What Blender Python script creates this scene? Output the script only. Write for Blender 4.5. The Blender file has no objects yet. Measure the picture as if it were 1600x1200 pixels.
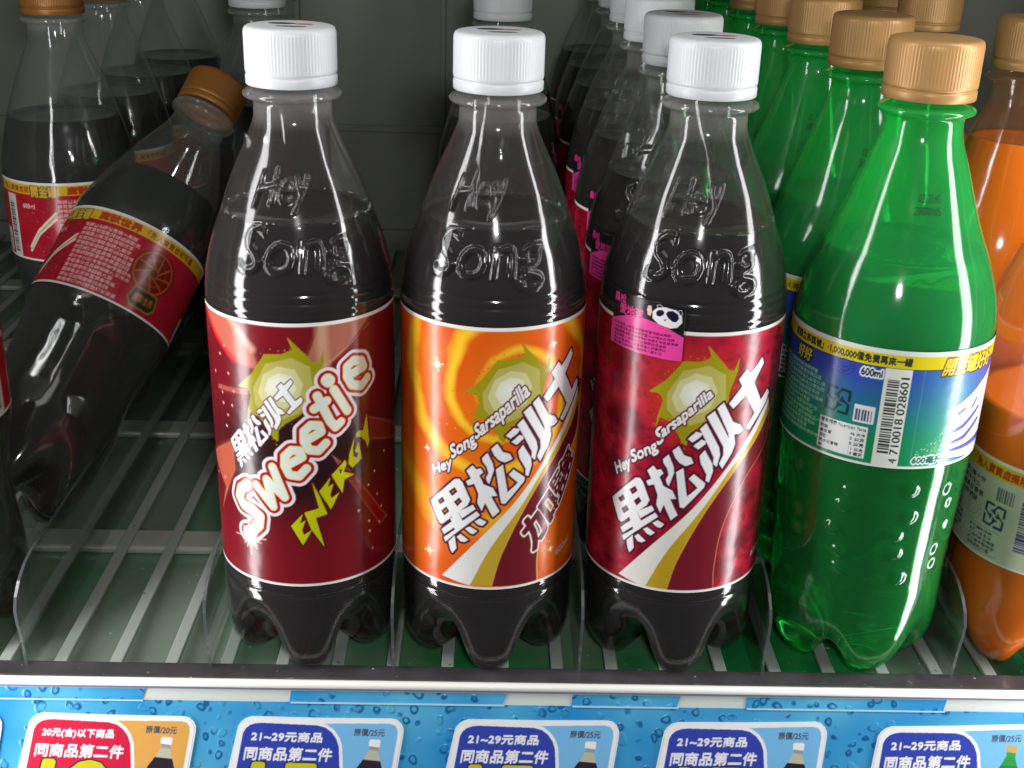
import bpy, bmesh, math, random, json
import numpy as np
from mathutils import Vector, Matrix
random.seed(7); rng = np.random.RandomState(5)
MM = 0.001
sc = bpy.context.scene
COL = sc.collection
R = math.radians

WORLD = .075
EXPO = -.1
FBROT = 200
# name, location, target, width, height, watts, colour (mm)
LAMPS = [
    ('door_tube_light', (-262, -95, 250), (-20, 20, 250), 46, 720, 1.75, (1, .98, 1)),
    ('door_tube_light', (300, -80, 250), (40, 20, 250), 40, 720, 1.7, (1, .98, 1)),
    ('camera_flash_light', (20, -420, 315), (0, 0, 100), 34, 22, .66, (1, 1, 1)),
    ('aisle_light', (0, -330, 900), (0, 0, 80), 900, 120, .8, (1, .98, .95)),
]

# ------------------------------------------------------------------ camera
cam_d = bpy.data.cameras.new("camera"); cam = bpy.data.objects.new("camera", cam_d); COL.objects.link(cam)
cr = Vector((0.99949861, -0.01402125, 0.02838898)); cu = Vector((-0.02069818, 0.38916603, 0.92093506)); cf = Vector((0.02396069, 0.92106091, -0.3886807))
cam.matrix_world = Matrix(((cr.x, cu.x, -cf.x, -.00222), (cr.y, cu.y, -cf.y, -.40474), (cr.z, cu.z, -cf.z, .27777), (0, 0, 0, 1)))
cam_d.sensor_width = 36; cam_d.lens = 36 * 1895.2 / 1600; cam_d.clip_start = .01; cam_d.clip_end = 50
sc.camera = cam
# ------------------------------------------------------------------ world and lamps
w = bpy.data.worlds.new("World"); sc.world = w; w.use_nodes = True
w.node_tree.nodes["Background"].inputs[0].default_value = (.72, .80, .76, 1)
w.node_tree.nodes["Background"].inputs[1].default_value = WORLD
def area(name, loc, target, sx, sy, power, color=(1, 1, 1)):
    d = bpy.data.lights.new(name, 'AREA'); d.shape = 'RECTANGLE'; d.size = sx * MM; d.size_y = sy * MM; d.energy = power; d.color = color
    o = bpy.data.objects.new(name, d); COL.objects.link(o)
    o.location = Vector(loc) * MM
    dr = (Vector(target) - Vector(loc)).normalized()
    o.rotation_euler = dr.to_track_quat('-Z', 'Y').to_euler()
    return o
for L in LAMPS: area(*L)
sc.view_settings.view_transform = 'Standard'; sc.view_settings.look = 'None'
sc.view_settings.exposure = EXPO; sc.view_settings.gamma = 1
sc.cycles.max_bounces = 14; sc.cycles.transparent_max_bounces = 28; sc.cycles.transmission_bounces = 10; sc.cycles.glossy_bounces = 5
sc.cycles.caustics_reflective = False; sc.cycles.caustics_refractive = False
sc.cycles.sample_clamp_indirect = 3

# ------------------------------------------------------------------ materials
def s2l(c):
    c = np.asarray(c, dtype=np.float64) / 255.
    return np.where(c <= .04045, c / 12.92, ((c + .055) / 1.055) ** 2.4)
def mat(name):
    m = bpy.data.materials.new(name); m.use_nodes = True
    nt = m.node_tree; return m, nt, nt.nodes["Principled BSDF"]
def pmat(name, rgb, rough=.5, metal=0, spec=.5, bump=0, bscale=400, var=0, vscale=60, **kw):
    m, nt, p = mat(name)
    col = tuple(s2l(rgb)) + (1,)
    p.inputs["Base Color"].default_value = col
    p.inputs["Roughness"].default_value = rough; p.inputs["Metallic"].default_value = metal; p.inputs["Specular IOR Level"].default_value = spec
    for k, v in kw.items(): p.inputs[k.replace('_', ' ')].default_value = v
    if bump or var:
        tc = nt.nodes.new('ShaderNodeTexCoord')
    if bump:
        n = nt.nodes.new('ShaderNodeTexNoise'); n.inputs['Scale'].default_value = bscale; nt.links.new(tc.outputs['Object'], n.inputs['Vector'])
        b = nt.nodes.new('ShaderNodeBump'); b.inputs['Strength'].default_value = bump; b.inputs['Distance'].default_value = .0004
        nt.links.new(n.outputs[0], b.inputs['Height']); nt.links.new(b.outputs[0], p.inputs['Normal'])
    if var:
        n = nt.nodes.new('ShaderNodeTexNoise'); n.inputs['Scale'].default_value = vscale; n.inputs['Detail'].default_value = 6; nt.links.new(tc.outputs['Object'], n.inputs['Vector'])
        r = nt.nodes.new('ShaderNodeValToRGB'); r.color_ramp.elements[0].position = .3; r.color_ramp.elements[1].position = .7
        c0 = np.array(col[:3])
        r.color_ramp.elements[0].color = tuple(c0 * (1 - var)) + (1,); r.color_ramp.elements[1].color = tuple(np.minimum(c0 * (1 + var), 1)) + (1,)
        nt.links.new(n.outputs[0], r.inputs[0]); nt.links.new(r.outputs[0], p.inputs['Base Color'])
    return m
def thin(name, tcol, gloss=.9, rough=.04, diff=0, dcol=(255, 255, 255), boost=0., bump=0, trl=0., neck=0., z_lo=.1985, z_hi=.2035):
    """thin walled clear plastic: see-through, a Fresnel gloss, and a little haze in the plastic"""
    m, nt, p = mat(name); nt.nodes.remove(p); out = nt.nodes['Material Output']
    tr = nt.nodes.new('ShaderNodeBsdfTransparent'); tr.inputs[0].default_value = tuple(tcol) + (1,)
    gl = nt.nodes.new('ShaderNodeBsdfGlossy'); gl.inputs['Roughness'].default_value = rough; gl.inputs[0].default_value = (gloss,) * 3 + (1,)
    base = tr
    if diff:
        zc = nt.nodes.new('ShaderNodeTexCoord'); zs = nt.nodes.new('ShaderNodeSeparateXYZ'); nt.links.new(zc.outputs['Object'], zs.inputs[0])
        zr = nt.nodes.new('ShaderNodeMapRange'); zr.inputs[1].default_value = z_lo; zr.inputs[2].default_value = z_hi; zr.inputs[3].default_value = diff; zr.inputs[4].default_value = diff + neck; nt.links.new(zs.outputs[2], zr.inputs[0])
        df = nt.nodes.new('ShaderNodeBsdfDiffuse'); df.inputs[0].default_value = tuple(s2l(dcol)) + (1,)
        src = df
        if trl:
            tl = nt.nodes.new('ShaderNodeBsdfTranslucent'); tl.inputs[0].default_value = tuple(s2l(dcol)) + (1,)
            mm = nt.nodes.new('ShaderNodeMixShader'); mm.inputs[0].default_value = trl
            nt.links.new(df.outputs[0], mm.inputs[1]); nt.links.new(tl.outputs[0], mm.inputs[2]); src = mm
        mx = nt.nodes.new('ShaderNodeMixShader'); nt.links.new(zr.outputs[0], mx.inputs[0])
        nt.links.new(tr.outputs[0], mx.inputs[1]); nt.links.new(src.outputs[0], mx.inputs[2]); base = mx
    lw = nt.nodes.new('ShaderNodeLayerWeight'); lw.inputs[0].default_value = .5
    # Schlick: 0.04 + 0.96 * facing^5
    pw = nt.nodes.new('ShaderNodeMath'); pw.operation = 'POWER'; pw.inputs[1].default_value = 4.2; nt.links.new(lw.outputs['Facing'], pw.inputs[0])
    ma = nt.nodes.new('ShaderNodeMath'); ma.operation = 'MULTIPLY_ADD'; ma.inputs[1].default_value = .8; ma.inputs[2].default_value = .05 + boost; ma.use_clamp = True
    nt.links.new(pw.outputs[0], ma.inputs[0])
    if bump:
        tc = nt.nodes.new('ShaderNodeTexCoord')
        n = nt.nodes.new('ShaderNodeTexNoise'); n.inputs['Scale'].default_value = 55; n.inputs['Detail'].default_value = 1; nt.links.new(tc.outputs['Object'], n.inputs['Vector'])
        b = nt.nodes.new('ShaderNodeBump'); b.inputs['Strength'].default_value = bump; b.inputs['Distance'].default_value = .002
        nt.links.new(n.outputs[0], b.inputs['Height']); nt.links.new(b.outputs[0], gl.inputs['Normal'])
    ms = nt.nodes.new('ShaderNodeMixShader'); nt.links.new(ma.outputs[0], ms.inputs[0]); nt.links.new(base.outputs[0], ms.inputs[1]); nt.links.new(gl.outputs[0], ms.inputs[2])
    nt.links.new(ms.outputs[0], out.inputs[0])
    return m
def liquid_mat(name, tint, dens, ior=1.33, cloud=0, ccol=(255, 255, 255)):
    m, nt, p = mat(name); nt.nodes.remove(p); out = nt.nodes['Material Output']
    g = nt.nodes.new('ShaderNodeBsdfGlass'); g.inputs['IOR'].default_value = ior; g.inputs['Roughness'].default_value = 0
    a = nt.nodes.new('ShaderNodeVolumeAbsorption'); a.inputs[0].default_value = tuple(tint) + (1,); a.inputs[1].default_value = dens
    sh = g.outputs[0]
    if cloud:
        d_ = nt.nodes.new('ShaderNodeBsdfTranslucent'); d_.inputs[0].default_value = tuple(s2l(ccol)) + (1,); e_ = nt.nodes.new('ShaderNodeBsdfDiffuse'); e_.inputs[0].default_value = tuple(s2l(ccol)) + (1,)
        m1 = nt.nodes.new('ShaderNodeMixShader'); m1.inputs[0].default_value = .5; nt.links.new(d_.outputs[0], m1.inputs[1]); nt.links.new(e_.outputs[0], m1.inputs[2])
        m2 = nt.nodes.new('ShaderNodeMixShader'); m2.inputs[0].default_value = cloud; nt.links.new(g.outputs[0], m2.inputs[1]); nt.links.new(m1.outputs[0], m2.inputs[2]); sh = m2.outputs[0]
    nt.links.new(sh, out.inputs[0]); nt.links.new(a.outputs[0], out.inputs[1])
    return m
def canvas_mat(name, rough=.3, spec=.5):
    m, nt, p = mat(name)
    a = nt.nodes.new('ShaderNodeAttribute'); a.attribute_name = 'Col'; nt.links.new(a.outputs['Color'], p.inputs['Base Color'])
    p.inputs['Roughness'].default_value = rough; p.inputs['Specular IOR Level'].default_value = spec
    tc = nt.nodes.new('ShaderNodeTexCoord'); n = nt.nodes.new('ShaderNodeTexNoise'); n.inputs['Scale'].default_value = 70; n.inputs['Detail'].default_value = 2
    nt.links.new(tc.outputs['Object'], n.inputs['Vector'])
    b = nt.nodes.new('ShaderNodeBump'); b.inputs['Strength'].default_value = .38; b.inputs['Distance'].default_value = .001
    nt.links.new(n.outputs[0], b.inputs['Height']); nt.links.new(b.outputs[0], p.inputs['Normal'])
    return m
M = {}
M['pet'] = thin('clear_pet', (.93, .95, .94), rough=.11, diff=.028, dcol=(224, 214, 214), bump=.12, neck=.10)
M['petr'] = thin('dented_pet', (.93, .95, .94), rough=.09, diff=.045, dcol=(214, 220, 214), bump=.55, neck=.10)
M['petg'] = thin('green_pet', (.16, .92, .34), rough=.10, diff=.15, dcol=(72, 236, 126), trl=.5, bump=.10, neck=.22, z_lo=.10, z_hi=.145)  # extra haze towards the shoulder: its bright light is put into the colour
M['peto'] = thin('orange_bottle_pet', (.93, .93, .9), rough=.10, diff=.07, dcol=(230, 150, 90), bump=.12)
M['cola'] = liquid_mat('dark_soda', (.72, .26, .10), 430)
M['lime'] = liquid_mat('clear_soda', (.85, .99, .9), 4, cloud=.10, ccol=(190, 250, 200))
M['orange'] = pmat('orange_soda', (250, 122, 6), rough=.12, spec=.4, var=.08, vscale=25)
M['bubble'] = thin('bubble_film', (.9, .9, .9), boost=.3)
M['cap_white'] = pmat('white_cap', (216, 219, 222), rough=.36, bump=.05, Subsurface_Weight=.0)
M['cap_gold'] = pmat('gold_cap', (188, 144, 88), rough=.40, metal=.2, bump=.06)
M['cap_bronze'] = pmat('bronze_cap', (156, 102, 46), rough=.40, metal=.25, bump=.06)
M['film'] = canvas_mat('printed_label', .23)
M['card'] = canvas_mat('printed_card', .35)
M['white'] = pmat('white_card', (232, 236, 236), rough=.4)
M['ink'] = pmat('ink', (20, 50, 30), rough=.6)
M['capred'] = pmat('cap_print_red', (190, 40, 60), rough=.5)
M['capdark'] = pmat('cap_print_dark', (50, 55, 50), rough=.5)

# ------------------------------------------------------------------ mesh helpers
def newobj(name, me, m, parent=None, smooth=True):
    o = bpy.data.objects.new(name, me); COL.objects.link(o)
    if m is not None and not len(me.materials): me.materials.append(m)
    if smooth and len(me.polygons): me.polygons.foreach_set('use_smooth', [True] * len(me.polygons))
    if parent is not None: o.parent = parent
    return o
def grid_mesh(name, V, closed_u=False):
    """V: (rows, cols, 3) in mm"""
    nr, nc, _ = V.shape
    me = bpy.data.meshes.new(name)
    me.vertices.add(nr * nc); me.vertices.foreach_set('co', (V.reshape(-1) * MM).astype(np.float32))
    i = np.arange(nr - 1)[:, None] * nc; j = np.arange(nc if closed_u else nc - 1)[None, :]; j2 = (j + 1) % nc
    F = np.stack([i + j, i + j2, i + nc + j2, i + nc + j], -1).reshape(-1, 4)
    return fin(me, F)
def fin(me, F):
    n = len(F)
    me.loops.add(n * 4); me.polygons.add(n)
    me.loops.foreach_set('vertex_index', F.reshape(-1).astype(np.int32))
    me.polygons.foreach_set('loop_start', (np.arange(n) * 4).astype(np.int32))
    try: me.polygons.foreach_set('loop_total', np.full(n, 4, dtype=np.int32))
    except Exception: pass
    me.update(calc_edges=True); me.validate()
    return me
def box_mesh(name, boxes, bev=0):
    bm = bmesh.new()
    for (x0, x1, y0, y1, z0, z1) in boxes:
        r = bmesh.ops.create_cube(bm, size=1)
        for v in r['verts']:
            v.co = Vector(((x0 + x1) / 2 + v.co.x * (x1 - x0), (y0 + y1) / 2 + v.co.y * (y1 - y0), (z0 + z1) / 2 + v.co.z * (z1 - z0))) * MM
    if bev: bmesh.ops.bevel(bm, geom=bm.edges[:], offset=bev * MM, segments=2, affect='EDGES', profile=.5)
    me = bpy.data.meshes.new(name); bm.to_mesh(me); bm.free(); return me
def interp(prof, n):
    """smooth resample of a (z, r) profile by arc length, cardinal interpolation"""
    P = np.array(prof, float); d = np.r_[0, np.cumsum(np.hypot(*np.diff(P, axis=0).T))]
    t = np.linspace(0, d[-1], n)
    T = np.zeros_like(P)
    T[1:-1] = (P[2:] - P[:-2]) / (d[2:] - d[:-2])[:, None]; T[0] = (P[1] - P[0]) / (d[1] - d[0]); T[-1] = (P[-1] - P[-2]) / (d[-1] - d[-2])
    k = np.clip(np.searchsorted(d, t, side='right') - 1, 0, len(d) - 2); h = (d[k + 1] - d[k]); s = (t - d[k]) / h
    s = s[:, None]; h = h[:, None]
    return (2 * s**3 - 3 * s**2 + 1) * P[k] + (s**3 - 2 * s**2 + s) * h * T[k] + (-2 * s**3 + 3 * s**2) * P[k + 1] + (s**3 - s**2) * h * T[k + 1]
def revolve(name, prof, seg=96, rfun=None):
    P = np.array(prof); a = np.linspace(0, 2 * np.pi, seg, endpoint=False)
    r = P[:, 1][:, None] * np.ones(seg)[None]; z = P[:, 0][:, None] * np.ones(seg)[None]
    if rfun is not None: r = rfun(r, z, a[None, :])
    # azimuth 0 faces -Y (towards the camera), positive towards +X
    V = np.stack([r * np.sin(a), -r * np.cos(a), z], -1)
    return grid_mesh(name, V, True)
def smoothprof(pts, step=1.2):
    P = np.array(pts, float); L = np.hypot(*np.diff(P, axis=0).T).sum()
    return interp(pts, int(L / step) + 2)
def petal(zs, foot, valley, seg, rot, inset=0.):
    """petaloid base: zs top to centre; foot and valley are (z, r) lists of the same length"""
    n = 34
    Fp = interp(foot, n); Vp = interp(valley, n)
    a = np.linspace(0, 2 * np.pi, seg, endpoint=False)
    wgt = np.clip((1 + np.cos(5 * (a - rot))) / 2, 0, 1) ** .62
    wgt = wgt * wgt * (3 - 2 * wgt)
    z = Vp[:, 0][:, None] * (1 - wgt) + Fp[:, 0][:, None] * wgt
    r = Vp[:, 1][:, None] * (1 - wgt) + Fp[:, 1][:, None] * wgt
    if inset: r = np.maximum(r - inset, 0); z = z + inset
    return np.stack([r * np.sin(a), -r * np.cos(a), z], -1)
def bottle_mesh(name, body, foot, valley, seg=96, rot=0., inset=0., cap_z=None, rfun=None, step=1.2):
    """body: profile from its top down to the start of the feet. With cap_z the top is closed flat there (the liquid)."""
    P = smoothprof(body, step)
    if cap_z is not None:
        P = P[P[:, 0] < cap_z]
        r0 = np.interp(cap_z, np.array(body)[::-1, 0], np.array(body)[::-1, 1])
        top = np.array([[cap_z - .5, 0.01], [cap_z - .5, r0 * .5], [cap_z - .4, r0 * .9], [cap_z + .3, r0]])
        P = np.vstack([top, P])
    a = np.linspace(0, 2 * np.pi, seg, endpoint=False)
    r = P[:, 1][:, None] * np.ones(seg)[None]; z = P[:, 0][:, None] * np.ones(seg)[None]
    if rfun is not None: r = rfun(r, z, a[None])
    if inset: r = np.maximum(r - inset, 0.01)
    V = np.stack([r * np.sin(a), -r * np.cos(a), z], -1)
    B = petal(None, foot, valley, seg, rot, inset)
    return grid_mesh(name, np.concatenate([V, B[1:]], 0)[::-1].copy(), True)   # rows upwards: normals outwards

# ------------------------------------------------------------------ print canvas: art painted into a fine mesh's colour attribute
FONTC = {}
def glyphs(s):
    if s in FONTC: return FONTC[s]
    c = bpy.data.curves.new('t', 'FONT'); c.body = s; c.size = 1; c.resolution_u = 3
    o = bpy.data.objects.new('t', c); COL.objects.link(o)
    me = o.to_mesh(); me.calc_loop_triangles()
    v = np.array([tuple(x.co) for x in me.vertices])[:, :2] if len(me.vertices) else np.zeros((0, 2))
    t = np.array([tuple(x.vertices) for x in me.loop_triangles])
    o.to_mesh_clear(); bpy.data.objects.remove(o); bpy.data.curves.remove(c)
    FONTC[s] = (v, t); return v, t
class Canvas:
    def __init__(s, u0, u1, v0, v1, base, res=8):
        s.u0, s.v0, s.res = u0, v0, res; s.W = int((u1 - u0) * res); s.H = int((v1 - v0) * res)
        s.u1, s.v1 = u1, v1
        s.px = np.ones((s.H, s.W, 3), np.float32) * s2l(base).astype(np.float32)
        s.U = u0 + (np.arange(s.W) + .5) / res; s.V = v0 + (np.arange(s.H) + .5) / res
    def box(s, P, pad=0):
        P = np.asarray(P); a = ((P.min(0) - (s.u0, s.v0) - pad) * s.res).astype(int) - 1; b = ((P.max(0) - (s.u0, s.v0) + pad) * s.res).astype(int) + 2
        return max(a[0], 0), min(b[0], s.W), max(a[1], 0), min(b[1], s.H)
    def mask(s): return np.zeros((s.H, s.W), np.float32)
    def poly(s, pts, m=None, val=1):
        if m is None: m = s.mask()
        P = np.asarray(pts, float); x0, x1, y0, y1 = s.box(P)
        if x1 <= x0 or y1 <= y0: return m
        X = s.U[x0:x1][None]; Y = s.V[y0:y1][:, None]; ins = np.zeros((y1 - y0, x1 - x0), bool)
        Q = np.roll(P, -1, 0)
        for (ax, ay), (bx, by) in zip(P, Q):
            if ay == by: continue
            c = (ay > Y) != (by > Y)
            ins ^= c & (X < (bx - ax) * (Y - ay) / (by - ay) + ax)
        m[y0:y1, x0:x1][ins] = val
        return m
    def line(s, pts, wd, m=None, soft=0, close=False):
        if m is None: m = s.mask()
        P = [tuple(p) for p in pts]
        if close: P = P + [P[0]]
        for a, b in zip(P[:-1], P[1:]):
            x0, x1, y0, y1 = s.box([a, b], wd / 2 + soft)
            if x1 <= x0 or y1 <= y0: continue
            X = s.U[x0:x1][None]; Y = s.V[y0:y1][:, None]
            dx, dy = b[0] - a[0], b[1] - a[1]; L = dx * dx + dy * dy + 1e-9
            t = np.clip(((X - a[0]) * dx + (Y - a[1]) * dy) / L, 0, 1)
            d = np.hypot(X - a[0] - t * dx, Y - a[1] - t * dy)
            k = np.clip((wd / 2 + soft - d) / max(soft, 1. / s.res), 0, 1)
            m[y0:y1, x0:x1] = np.maximum(m[y0:y1, x0:x1], k)
        return m
    def text(s, st, quad, m=None, fit=True):
        """quad: BL, BR, TR, TL"""
        if m is None: m = s.mask()
        v, t = glyphs(st)
        if not len(v): return m
        a, b = v.min(0), v.max(0); q = (v - a) / np.maximum(b - a, 1e-6)
        BL, BR, TR, TL = [np.array(p, float) for p in quad]
        x = q[:, :1]; y = q[:, 1:]
        W = BL * (1 - x) * (1 - y) + BR * x * (1 - y) + TR * x * y + TL * (1 - x) * y
        for tri in t: s.tri(W[tri], m)
        return m
    def tri(s, T, m):
        x0, x1, y0, y1 = s.box(T)
        if x1 <= x0 or y1 <= y0: return
        X = s.U[x0:x1][None]; Y = s.V[y0:y1][:, None]
        (ax, ay), (bx, by), (cx, cy) = T
        e1 = (bx - ax) * (Y - ay) - (by - ay) * (X - ax); e2 = (cx - bx) * (Y - by) - (cy - by) * (X - bx); e3 = (ax - cx) * (Y - cy) - (ay - cy) * (X - cx)
        ins = ((e1 >= 0) & (e2 >= 0) & (e3 >= 0)) | ((e1 <= 0) & (e2 <= 0) & (e3 <= 0))
        m[y0:y1, x0:x1][ins] = 1
    def grow(s, m, r):
        n = int(math.ceil(r * s.res)); rr = r * s.res
        ys, xs = np.nonzero(m > .3)
        if not len(ys): return m
        y0, y1, x0, x1 = max(ys.min() - n, 0), min(ys.max() + n + 1, s.H), max(xs.min() - n, 0), min(xs.max() + n + 1, s.W)
        sub = m[y0:y1, x0:x1]; o = sub.copy(); pad = np.pad(sub, n)
        for dy in range(-n, n + 1):
            k = int(math.sqrt(max(rr * rr - dy * dy, 0)))
            for dx in range(-k, k + 1):
                o = np.maximum(o, pad[n + dy:n + dy + o.shape[0], n + dx:n + dx + o.shape[1]])
        r_ = m.copy(); r_[y0:y1, x0:x1] = o; return r_
    def blur(s, m, n):
        for _ in range(3):
            for ax in (0, 1):
                c = np.cumsum(np.pad(m, [(n + 1, n) if k == ax else (0, 0) for k in (0, 1)], mode='edge'), axis=ax)
                L_ = m.shape[ax]; m = (np.take(c, range(2 * n + 1, 2 * n + 1 + L_), axis=ax) - np.take(c, range(0, L_), axis=ax)) / (2 * n + 1)
        return m.astype(np.float32)
    def paint(s, m, col, a=1.):
        ys, xs = np.nonzero(m > 0)
        if not len(ys): return
        y0, y1, x0, x1 = ys.min(), ys.max() + 1, xs.min(), xs.max() + 1
        k = (m[y0:y1, x0:x1] * a)[..., None]; c = col if isinstance(col, np.ndarray) else s2l(col)
        if c.ndim == 3: c = c[y0:y1, x0:x1]
        s.px[y0:y1, x0:x1] = s.px[y0:y1, x0:x1] * (1 - k) + c * k
    def ptext(s, st, quad, col, bold=0, out=None, ow=.5, a=1):
        m = s.text(st, quad)
        if bold: m = s.grow(m, bold)
        if out is not None: s.paint(s.grow(m, ow), out)
        s.paint(m, col, a)
    def noise(s, cell, seed=0, octv=3):
        r = np.random.RandomState(seed); o = np.zeros((s.H, s.W), np.float32); amp = 1; tot = 0
        for k in range(octv):
            cw = cell / 2**k; nx = int((s.u1 - s.u0) / cw) + 3; ny = int((s.v1 - s.v0) / cw) + 3
            g = r.rand(ny, nx); fx = (s.U - s.u0) / cw; fy = (s.V - s.v0) / cw
            ix = fx.astype(int); iy = fy.astype(int); tx = fx - ix; ty = fy - iy; tx = tx * tx * (3 - 2 * tx); ty = (ty * ty * (3 - 2 * ty))[:, None]
            A = g[iy][:, ix] * (1 - tx) + g[iy][:, ix + 1] * tx; B = g[iy + 1][:, ix] * (1 - tx) + g[iy + 1][:, ix + 1] * tx
            o += amp * (A * (1 - ty) + B * ty); tot += amp; amp *= .55
        return o / tot
    def sample(s, u, v):
        x = np.clip((u - s.u0) * s.res - .5, 0, s.W - 1.001); y = np.clip((v - s.v0) * s.res - .5, 0, s.H - 1.001)
        ix = x.astype(int); iy = y.astype(int); fx = (x - ix)[..., None]; fy = (y - iy)[..., None]
        p = s.soft
        return (p[iy, ix] * (1 - fx) + p[iy, ix + 1] * fx) * (1 - fy) + (p[iy + 1, ix] * (1 - fx) + p[iy + 1, ix + 1] * fx) * fy
    def done(s):
        p = s.px; q = np.pad(p, ((1, 1), (1, 1), (0, 0)), mode='edge')
        s.soft = (q[:-2, 1:-1] + q[2:, 1:-1] + q[1:-1, :-2] + q[1:-1, 2:] + 2 * p) / 6
def colour(me, C):
    at = me.color_attributes.new('Col', 'FLOAT_COLOR', 'POINT')
    c = np.ones((C.size // 3, 4), np.float32); c[:, :3] = C.reshape(-1, 3); at.data.foreach_set('color', c.reshape(-1))
def label_mesh(name, cv, Rl, z0, h, fine=.27, ulim=(-62, 62), rz=None):
    half = math.pi * Rl
    us = np.r_[np.arange(-half, ulim[0], 1.6), np.arange(ulim[0], ulim[1], fine), np.arange(ulim[1], half, 1.6)]
    vs = np.linspace(0, h, int(h / fine) + 1)
    a = us / Rl; U, Vv = np.meshgrid(us, vs); A = U / Rl
    rr = Rl if rz is None else rz(Vv)
    V = np.stack([rr * np.sin(A), -rr * np.cos(A), z0 + Vv], -1)
    me = grid_mesh(name, V, True)
    colour(me, cv.sample(U, Vv)); me.materials.append(M['film']); return me
def patch_mesh(name, cv, Rl, z0, poly, u0, u1, v0, v1, fine=.25):
    us = np.arange(u0, u1, fine); vs = np.arange(v0, v1, fine); U, Vv = np.meshgrid(us, vs); A = U / Rl
    V = np.stack([Rl * np.sin(A), -Rl * np.cos(A), z0 + Vv], -1)
    keep = np.zeros(U.shape, bool); P = np.array(poly); Q = np.roll(P, -1, 0)
    for (ax, ay), (bx, by) in zip(P, Q):
        if ay == by: continue
        keep ^= ((ay > Vv) != (by > Vv)) & (U < (bx - ax) * (Vv - ay) / (by - ay) + ax)
    return masked(name, V, cv.sample(U, Vv), keep)
def masked(name, V, C, keep, m='film'):
    nr, nc, _ = V.shape
    i = np.arange(nr - 1)[:, None] * nc; j = np.arange(nc - 1)[None, :]
    F = np.stack([i + j, i + j + 1, i + nc + j + 1, i + nc + j], -1)
    k = keep[:-1, :-1] & keep[1:, :-1] & keep[:-1, 1:] & keep[1:, 1:]
    F = F[k].reshape(-1, 4); used = np.unique(F); rem = np.full(nr * nc, -1); rem[used] = np.arange(len(used))
    me = bpy.data.meshes.new(name); P = V.reshape(-1, 3)[used]
    me.vertices.add(len(used)); me.vertices.foreach_set('co', (P * MM).astype(np.float32).reshape(-1))
    fin(me, rem[F]); colour(me, C.reshape(-1, 3)[used]); me.materials.append(M[m]); return me

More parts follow.
